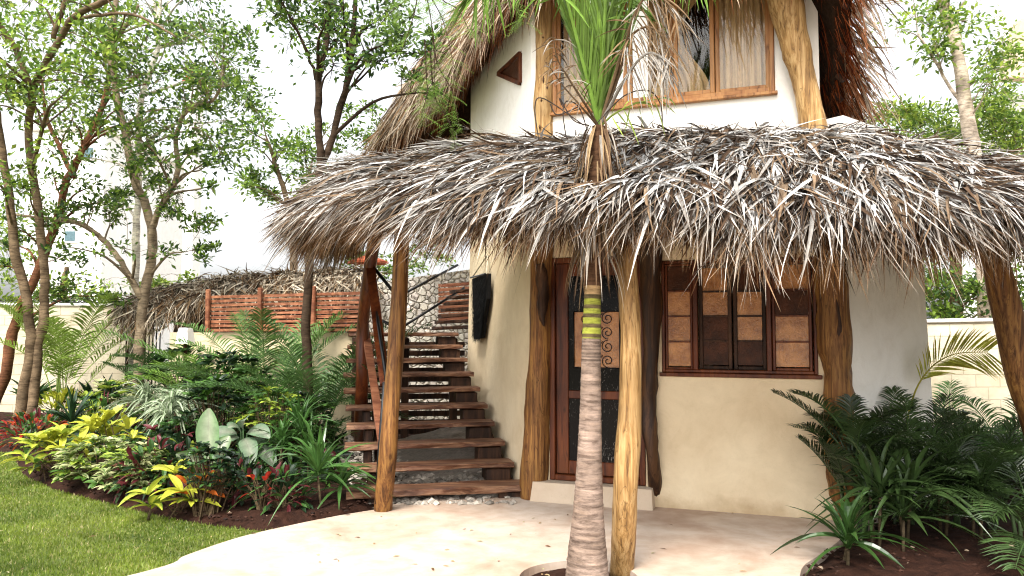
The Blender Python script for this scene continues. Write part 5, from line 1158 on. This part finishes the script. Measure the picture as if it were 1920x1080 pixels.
# row along the lawn edge
shrub('croton', 'shrub', 'red leaved croton at the far left end of the bed, beside the tree foot', G(62, 845), .40, .3, .30, 200, .17, .045, (RD_, OR, DRD, MG), (.3, .1, .3, .3), 1, mat='leaf')
shrub('croton', 'shrub', 'yellow croton behind the red one at the left end of the bed', G(115, 800), .45, .35, .34, 200, .2, .06, (YL, YG, BGN), (.5, .3, .2), 2, mid=YL)
shrub('croton', 'shrub', 'broad leaved yellow green croton at the lawn edge on the left', G(110, 895), .42, .3, .30, 130, .28, .085, (YG, BGN, YL), (.4, .25, .35), 3, mid=YL, whorl=5)
shrub('variegated_shrub', 'shrub', 'cream edged variegated schefflera mound next to the lawn, left one', G(185, 912), .45, .3, .30, 620, .14, .05, (CR, YG, BGN), (.62, .23, .15), 4, mid=BGN, whorl=6)
shrub('variegated_shrub', 'shrub', 'cream edged variegated schefflera mound in front of the bright yellow rosette', G(262, 925), .44, .3, .27, 620, .14, .05, (CR, YG, BGN), (.62, .23, .15), 5, mid=BGN, whorl=6)
shrub('croton', 'shrub', 'bright yellow upright croton rising behind the variegated mounds', G(210, 880), .34, .26, .34, 60, .30, .09, (YL, YG), (.75, .25), 6, mid=YL, whorl=6, up=1.0, zc=.35)
shrub('croton', 'shrub', 'dark red purple croton between the variegated mound and the yellow striped croton', G(290, 930), .36, .28, .30, 210, .17, .05, (DRD, DGN, MG), (.4, .35, .25), 7)
shrub('croton', 'shrub', 'yellow striped large leaved croton at the bed front', G(330, 960), .26, .22, .26, 42, .31, .095, (YG, YL, BGN), (.35, .45, .2), 8, mid=YL, whorl=6, up=.6, prof='leaf', K=6)
strap_plant('croton', 'shrub', 'small croton seedling with big striped leaf lying on the soil', G(278, 968), 7, .26, .09, BGN, hgt=.06, seed=31, el=(.1, .8), prof='leaf', mid=YL, bend=.3)
shrub('dark_shrub', 'shrub', 'dark green bushy shrub on a bare stem in front of the big upright leaf', G(392, 965), .27, .22, .25, 300, .11, .045, (DGN, MG), (.7, .3), 9, mat='leaf_dark', zc=.42, whorl=4)
shrub('croton', 'shrub', 'orange spotted young croton right of the yellow striped one', G(372, 965), .12, .1, .14, 14, .16, .06, (OR, YL, BGN), (.5, .3, .2), 10, zc=.28)
# dieffenbachia with big leaves
t = thing('broad_leaf_plant', (*G(395, 930)[:2], 0), 'plant with one huge upright pale green leaf in the bed front', 'plant'); mb = MB(); b = G(395, 930); b[2] = 0
for (px, py, Yq, L, W, c, tl) in ((390, 862, b[1] - .25, .55, .23, PALEG * 1.3, (.05, -.12, 1.0)), (375, 868, b[1] - .05, .26, .15, BGN * 1.3, (-.7, -.5, .5)), (394, 868, b[1] - .05, .28, .12, BGN * 1.5, (.7, -.4, .6)), (400, 860, b[1] + .1, .3, .15, BGN, (.3, .5, .7))):
    q0 = at(px, py, Yq); tube(mb, catmull([b, (b + q0) / 2 + V(.01, 0, 0), q0], 4), .008, 6, col=PALEG); dd = nrm(V(*tl)); ribbons(mb, q0, dd, nrm(np.cross(np.cross(dd, V(0, -1, .1)), dd)), L, W, K=12, bend=.08, prof='oval', fold=.25, col=c, mid=WH * .9)
mb.build('leaves', M['leaf'], t)
t = thing('broad_leaf_plant', (*G(455, 905)[:2], 0), 'plant with drooping silvery pale broad leaves behind the dark shrub', 'plant'); mb = MB(); b = G(455, 900); b[2] = 0
for k, (dx, dz, L, W) in enumerate(((-.9, .45, .36, .17), (.8, .5, .40, .18), (.2, .9, .34, .16), (-.5, .1, .38, .18), (.9, -.1, .42, .2), (.3, .0, .40, .19), (-.2, .6, .3, .15))):
    q0 = b + V(dx * .07, -.05, .50 + .12 * dz); tube(mb, catmull([b, (b + q0) / 2, q0], 4), .007, 6, col=PALEG); dd = nrm(V(dx, -.45, dz)); ribbons(mb, q0, dd, nrm(V(-dx * dz, -.5, .8)), L, W, K=9, bend=.55, prof='oval', fold=.2, col=np.array([.10, .17, .09]), mid=WH * .5)
mb.build('leaves', M['leaf'], t)
# dracaenas near the patio
dg = 'dark green dracaena rosettes in the left bed'
strap_plant('dracaena', 'plant', 'largest glossy dracaena at the bed corner by the patio', G(603, 955), 46, .72, .042, MG * 1.2, hgt=.30, seed=1, el=(-.1, 1.4), bend=.38, mat='leaf_dark', group=dg)
strap_plant('dracaena', 'plant', 'dracaena crown lower against the foot of the stairs', G(630, 948), 30, .5, .04, MG, hgt=.14, seed=2, el=(-.1, 1.3), bend=.4, mat='leaf_dark', group=dg)
strap_plant('dracaena', 'plant', 'bright green dracaena with many heads behind the silvery leaves', G(510, 905), 20, .5, .034, MG * 1.3, heads=4, spread=.2, hgt=.45, seed=3, el=(.1, 1.4), bend=.4, group=dg)
strap_plant('dracaena', 'plant', 'many headed dracaena around the slender tree trunk', G(568, 900), 20, .6, .034, MG * 1.2, heads=4, spread=.22, hgt=.5, seed=4, el=(.1, 1.4), bend=.4, group=dg)
strap_plant('dracaena', 'plant', 'young dracaena with upright leaves left of the slender tree', G(470, 880), 22, .5, .035, MG, hgt=.3, seed=5, el=(.5, 1.4), bend=.2, group=dg)
shrub('croton', 'shrub', 'scarlet topped croton low at the bed front', G(490, 965), .14, .12, .14, 22, .12, .05, (RD_ * 1.4, OR, DGN), (.35, .15, .5), 11, zc=.28)
shrub('croton', 'shrub', 'dark maroon croton beside the scarlet one', G(530, 958), .22, .2, .2, 130, .16, .045, (DRD, DGN, MG), (.25, .5, .25), 12)
shrub('croton', 'shrub', 'green and maroon croton between scarlet croton and silvery leaves', G(455, 945), .25, .2, .22, 130, .16, .045, (DGN, DRD, MG), (.5, .3, .2), 13)
# middle row
sg = 'white striped spider plants in the left bed'
for k, (px, py, n, lb) in enumerate(((345, 860, 60, 'white striped spider plant, the largest, in the bed centre'), (275, 850, 45, 'white striped spider plant left of the largest one'), (395, 850, 38, 'white striped spider plant right of the largest one'), (315, 880, 30, 'low white striped spider plant in front of the others'))):
    strap_plant('spider_plant', 'plant', lb, G(px, py), int(n * 1.7), .78, .034, (.10, .17, .06), hgt=.60, seed=20 + k, el=(.3, 1.4), bend=.75, mid=WH, group=sg)
strap_plant('dracaena', 'plant', 'dark spiky dracaena left of the bright yellow croton', G(130, 838), 30, .6, .05, DGN * 1.6, hgt=.3, seed=8, el=(.4, 1.45), bend=.15, mat='leaf_dark', group=dg)
shrub('croton', 'shrub', 'red brown croton in the second row below the forked tree', G(190, 830), .4, .3, .35, 200, .2, .05, (DRD, MG, YG), (.25, .4, .35), 14)
shrub('variegated_shrub', 'shrub', 'tall yellow green variegated schefflera below the forked tree', G(215, 815), .55, .4, .42, 420, .17, .055, (YG, CR, MG), (.35, .35, .3), 15, whorl=6, zc=.5)
shrub('croton', 'shrub', 'red centred croton beside the big upright leaf', G(345, 925), .22, .2, .24, 90, .18, .05, (DGN, RD_, YG), (.5, .3, .2), 16, zc=.32)
shrub('green_shrub', 'shrub', 'dark leafy shrub filling behind the maroon croton', G(330, 890), .45, .3, .35, 420, .13, .05, (DGN, MG, DRD), (.45, .35, .2), 17, whorl=5)
shrub('green_shrub', 'shrub', 'large dark schefflera bush in front of the terrace wall', G(425, 850), .60, .45, .55, 800, .19, .055, (DGN, MG, BGN), (.45, .4, .15), 18, whorl=7, zc=.85, mat='leaf_dark')
shrub('green_shrub', 'shrub', 'upright schefflera bush right of the largest spider plant', G(400, 880), .42, .35, .5, 520, .17, .05, (DGN, MG, BGN), (.5, .35, .15), 19, whorl=7, zc=.6, mat='leaf_dark')
shrub('green_shrub', 'shrub', 'schefflera bush directly below the white lantern', G(335, 815), .55, .4, .55, 560, .19, .055, (DGN, MG, BGN), (.4, .4, .2), 20, whorl=7, zc=.9, mat='leaf_dark')
shrub('variegated_shrub', 'shrub', 'yellow green schefflera top left of the slender tree', G(505, 885), .34, .3, .30, 300, .15, .045, (YG, BGN, MG), (.5, .3, .2), 21, whorl=6, zc=.72)
shrub('green_shrub', 'shrub', 'mid green bush under the arching areca by the stairs', G(560, 870), .45, .4, .4, 420, .17, .045, (MG, DGN, BGN), (.45, .35, .2), 22, whorl=6, zc=.5, mat='leaf_dark')
strap_plant('lily_plant', 'plant', 'broad dark leaved plant at the foot of the boundary wall, far left', G(55, 790), 22, .75, .12, MG, hgt=.2, seed=40, el=(.6, 1.4), bend=.2, prof='leaf')
strap_plant('lily_plant', 'plant', 'dark leaved plant below the tall light green areca', G(165, 795), 26, .7, .12, DGN * 1.5, hgt=.2, seed=41, el=(.5, 1.4), bend=.25, prof='leaf')
strap_plant('lily_plant', 'plant', 'dark pointed plant between the areca and the forked tree', G(205, 800), 26, .7, .07, DGN * 1.5, hgt=.3, seed=42, el=(.5, 1.45), bend=.2, prof='leaf')
shrub('green_shrub', 'shrub', 'low grey green shrub at the foot of the boundary wall by the gate', G(225, 790), .6, .3, .35, 300, .15, .06, (MG, BGN, WH * .6), (.5, .3, .2), 24)
# filler ground cover
mb = MB(); P = np.array(bedL); q = np.column_stack([rng.uniform(-8, -1.6, 5200), rng.uniform(7.4, 13, 5200)])
inner = [(p[0] + (-.55 if k < 3 else -.35), p[1] + .95) for k, p in enumerate(bed_edge)] + [(-1.9, 8.2), (-2.4, 10.9), (-3.2, 12.0), (-7, 14.0)]
q = q[inpoly(q, inner)]; n = len(q); az = rng.uniform(0, 6.28, n); el = rng.uniform(.2, 1.3, n); D = np.column_stack([np.cos(az) * np.cos(el), np.sin(az) * np.cos(el), np.sin(el)])
c = np.array([DGN, MG, BGN, DRD])[rng.choice(4, n, p=(.42, .36, .14, .08))] * rng.uniform(.7, 1.4, (n, 1))
ribbons(mb, np.column_stack([q, rng.uniform(.02, .30, n)]), D, nrm(np.cross(D, rng.normal(0, 1, (n, 3)))), rng.uniform(.1, .26, n), rng.uniform(.03, .06, n), K=3, bend=.3, prof='leaf', fold=.3, col=c)
tag(mb.build('ground_cover', M['leaf']), 'tangled low green ground cover between the bed plants', 'ground cover', kind='stuff')

# right bed
rg_ = 'dark feather palms in the right bed'
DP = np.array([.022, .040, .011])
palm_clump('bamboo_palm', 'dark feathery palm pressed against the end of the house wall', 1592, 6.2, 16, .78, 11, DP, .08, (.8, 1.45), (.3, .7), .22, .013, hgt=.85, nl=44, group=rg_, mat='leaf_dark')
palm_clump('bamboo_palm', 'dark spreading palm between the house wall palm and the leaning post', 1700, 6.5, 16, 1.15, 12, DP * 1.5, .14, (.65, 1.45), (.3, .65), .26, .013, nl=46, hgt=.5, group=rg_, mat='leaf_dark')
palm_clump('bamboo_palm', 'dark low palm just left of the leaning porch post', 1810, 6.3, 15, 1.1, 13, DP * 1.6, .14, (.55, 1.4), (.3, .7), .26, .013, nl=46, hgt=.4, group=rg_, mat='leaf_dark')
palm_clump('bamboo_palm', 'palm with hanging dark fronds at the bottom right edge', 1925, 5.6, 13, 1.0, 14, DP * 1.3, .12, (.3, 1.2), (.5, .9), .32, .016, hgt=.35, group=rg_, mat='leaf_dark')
palm_clump('bamboo_palm', 'lighter green palm close to the right boundary wall', 1770, 8.6, 18, 1.4, 15, MG * 1.6, .14, (.4, 1.2), (.35, .7), .32, .016, hgt=.3, group=rg_)
palm_clump('bamboo_palm', 'lighter green palm behind the leaning porch post', 1890, 8.2, 16, 1.35, 16, MG * 1.4, .14, (.4, 1.2), (.35, .7), .32, .016, hgt=.3, group=rg_)
t = thing('areca_palm', (gx(1690, 7.4), 7.4, 0), 'single arching yellow green frond rising above the dark palms on the right', 'palm')
C = catmull([V(gx(1690, 7.4), 7.4, 0), at(1692, 850, 7.3), at(1712, 745, 7.2), at(1745, 690, 7.1), at(1790, 664, 7.0), at(1850, 660, 6.9)], 6); mb = MB(); tube(mb, C, np.linspace(.012, .003, len(C)), 6, col=(.4, .36, .05))
u = np.linspace(.5, 1, 34); tq = np.linspace(0, 1, len(C)); P = np.stack([np.interp(u, tq, C[:, k]) for k in range(3)], 1); T = nrm(np.stack([np.interp(u, tq, np.gradient(C[:, k])) for k in range(3)], 1)); sd_ = nrm(np.cross(T, V(0, -1, .2)))
for s in (-1, 1):
    ribbons(mb, P, nrm(sd_ * s * .8 + T * .8 + rng.normal(0, .06, (34, 3))), nrm(V(.1, -1, .4)), .34 * np.sin(np.pi * (u - .42) / .68) ** .5, .016, K=4, bend=.15, prof='leaf', fold=.4, col=np.array([.32, .34, .04]) * rng.uniform(.7, 1.3, (34, 1)), tip=(.5, .42, .06))
mb.build('frond', M['leaf'], t)
rd2 = 'dracaenas in the right bed'
strap_plant('dracaena', 'plant', 'big many headed dark dracaena spilling over the patio corner', gp(1640, 1035), 22, .62, .05, DP * 1.5, heads=6, spread=.26, hgt=.42, seed=50, el=(-.1, 1.4), bend=.35, mat='leaf_dark', group=rd2)
strap_plant('dracaena', 'plant', 'low dracaena with leaves reaching left over the patio edge', gp(1600, 1065), 20, .50, .05, MG * .6, heads=2, spread=.12, hgt=.16, seed=51, el=(-.1, 1.3), bend=.3, mat='leaf_dark', group=rd2)
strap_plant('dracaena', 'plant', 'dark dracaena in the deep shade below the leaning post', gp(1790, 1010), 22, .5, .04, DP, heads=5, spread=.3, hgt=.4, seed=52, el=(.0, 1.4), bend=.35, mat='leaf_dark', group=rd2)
mb = MB(); q = np.column_stack([rng.uniform(2.6, 7, 2600), rng.uniform(6.6, 10.5, 2600)]); q = q[inpoly(q, bedR)]; n = len(q); az = rng.uniform(0, 6.28, n); el = rng.uniform(.2, 1.3, n); D = np.column_stack([np.cos(az) * np.cos(el), np.sin(az) * np.cos(el), np.sin(el)])
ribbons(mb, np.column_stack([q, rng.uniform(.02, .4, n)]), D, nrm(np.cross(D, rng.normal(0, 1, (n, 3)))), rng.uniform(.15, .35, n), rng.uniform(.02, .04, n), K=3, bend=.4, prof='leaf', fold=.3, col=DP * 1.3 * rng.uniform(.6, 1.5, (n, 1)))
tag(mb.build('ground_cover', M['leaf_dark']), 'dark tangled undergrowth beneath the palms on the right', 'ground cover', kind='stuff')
# leaf litter on patio edge, pit and lawn
mb = MB(); pts = []
for (a, b_) in ((12, 1072), (6, 995), (40, 1068), (470, 1000), (395, 1005), (740, 985), (905, 1015), (1250, 1030), (1330, 990), (830, 1060), (600, 1040), (300, 1010), (180, 1005)): pts.append(gp(a, b_, .034))
for _ in range(45): pts.append(V(rng.uniform(-1.6, 3.0), rng.uniform(5.2, 7.0), .034))
for _ in range(60): a = rng.uniform(0, 6.28); r_ = rng.uniform(.08, .36); pts.append(V(HC[0] + r_ * math.cos(a), HC[1] + r_ * math.sin(a), -.01))
n = len(pts); az = rng.uniform(0, 6.28, n); ribbons(mb, np.array(pts), np.column_stack([np.cos(az), np.sin(az), np.full(n, .1)]), nrm(V(0, 0, 1) + rng.normal(0, .2, (n, 3))), rng.uniform(.02, .06, n), rng.uniform(.01, .02, n), K=3, bend=.1, prof='leaf', fold=.4, col=np.array([(.35, .24, .12), (.15, .08, .04), (.4, .36, .2)])[rng.integers(0, 3, n)])
tag(mb.build('leaf_litter', M['leaf']), 'scattered small dry leaves on the patio, the lawn and the palm pit', 'leaf litter', kind='stuff')
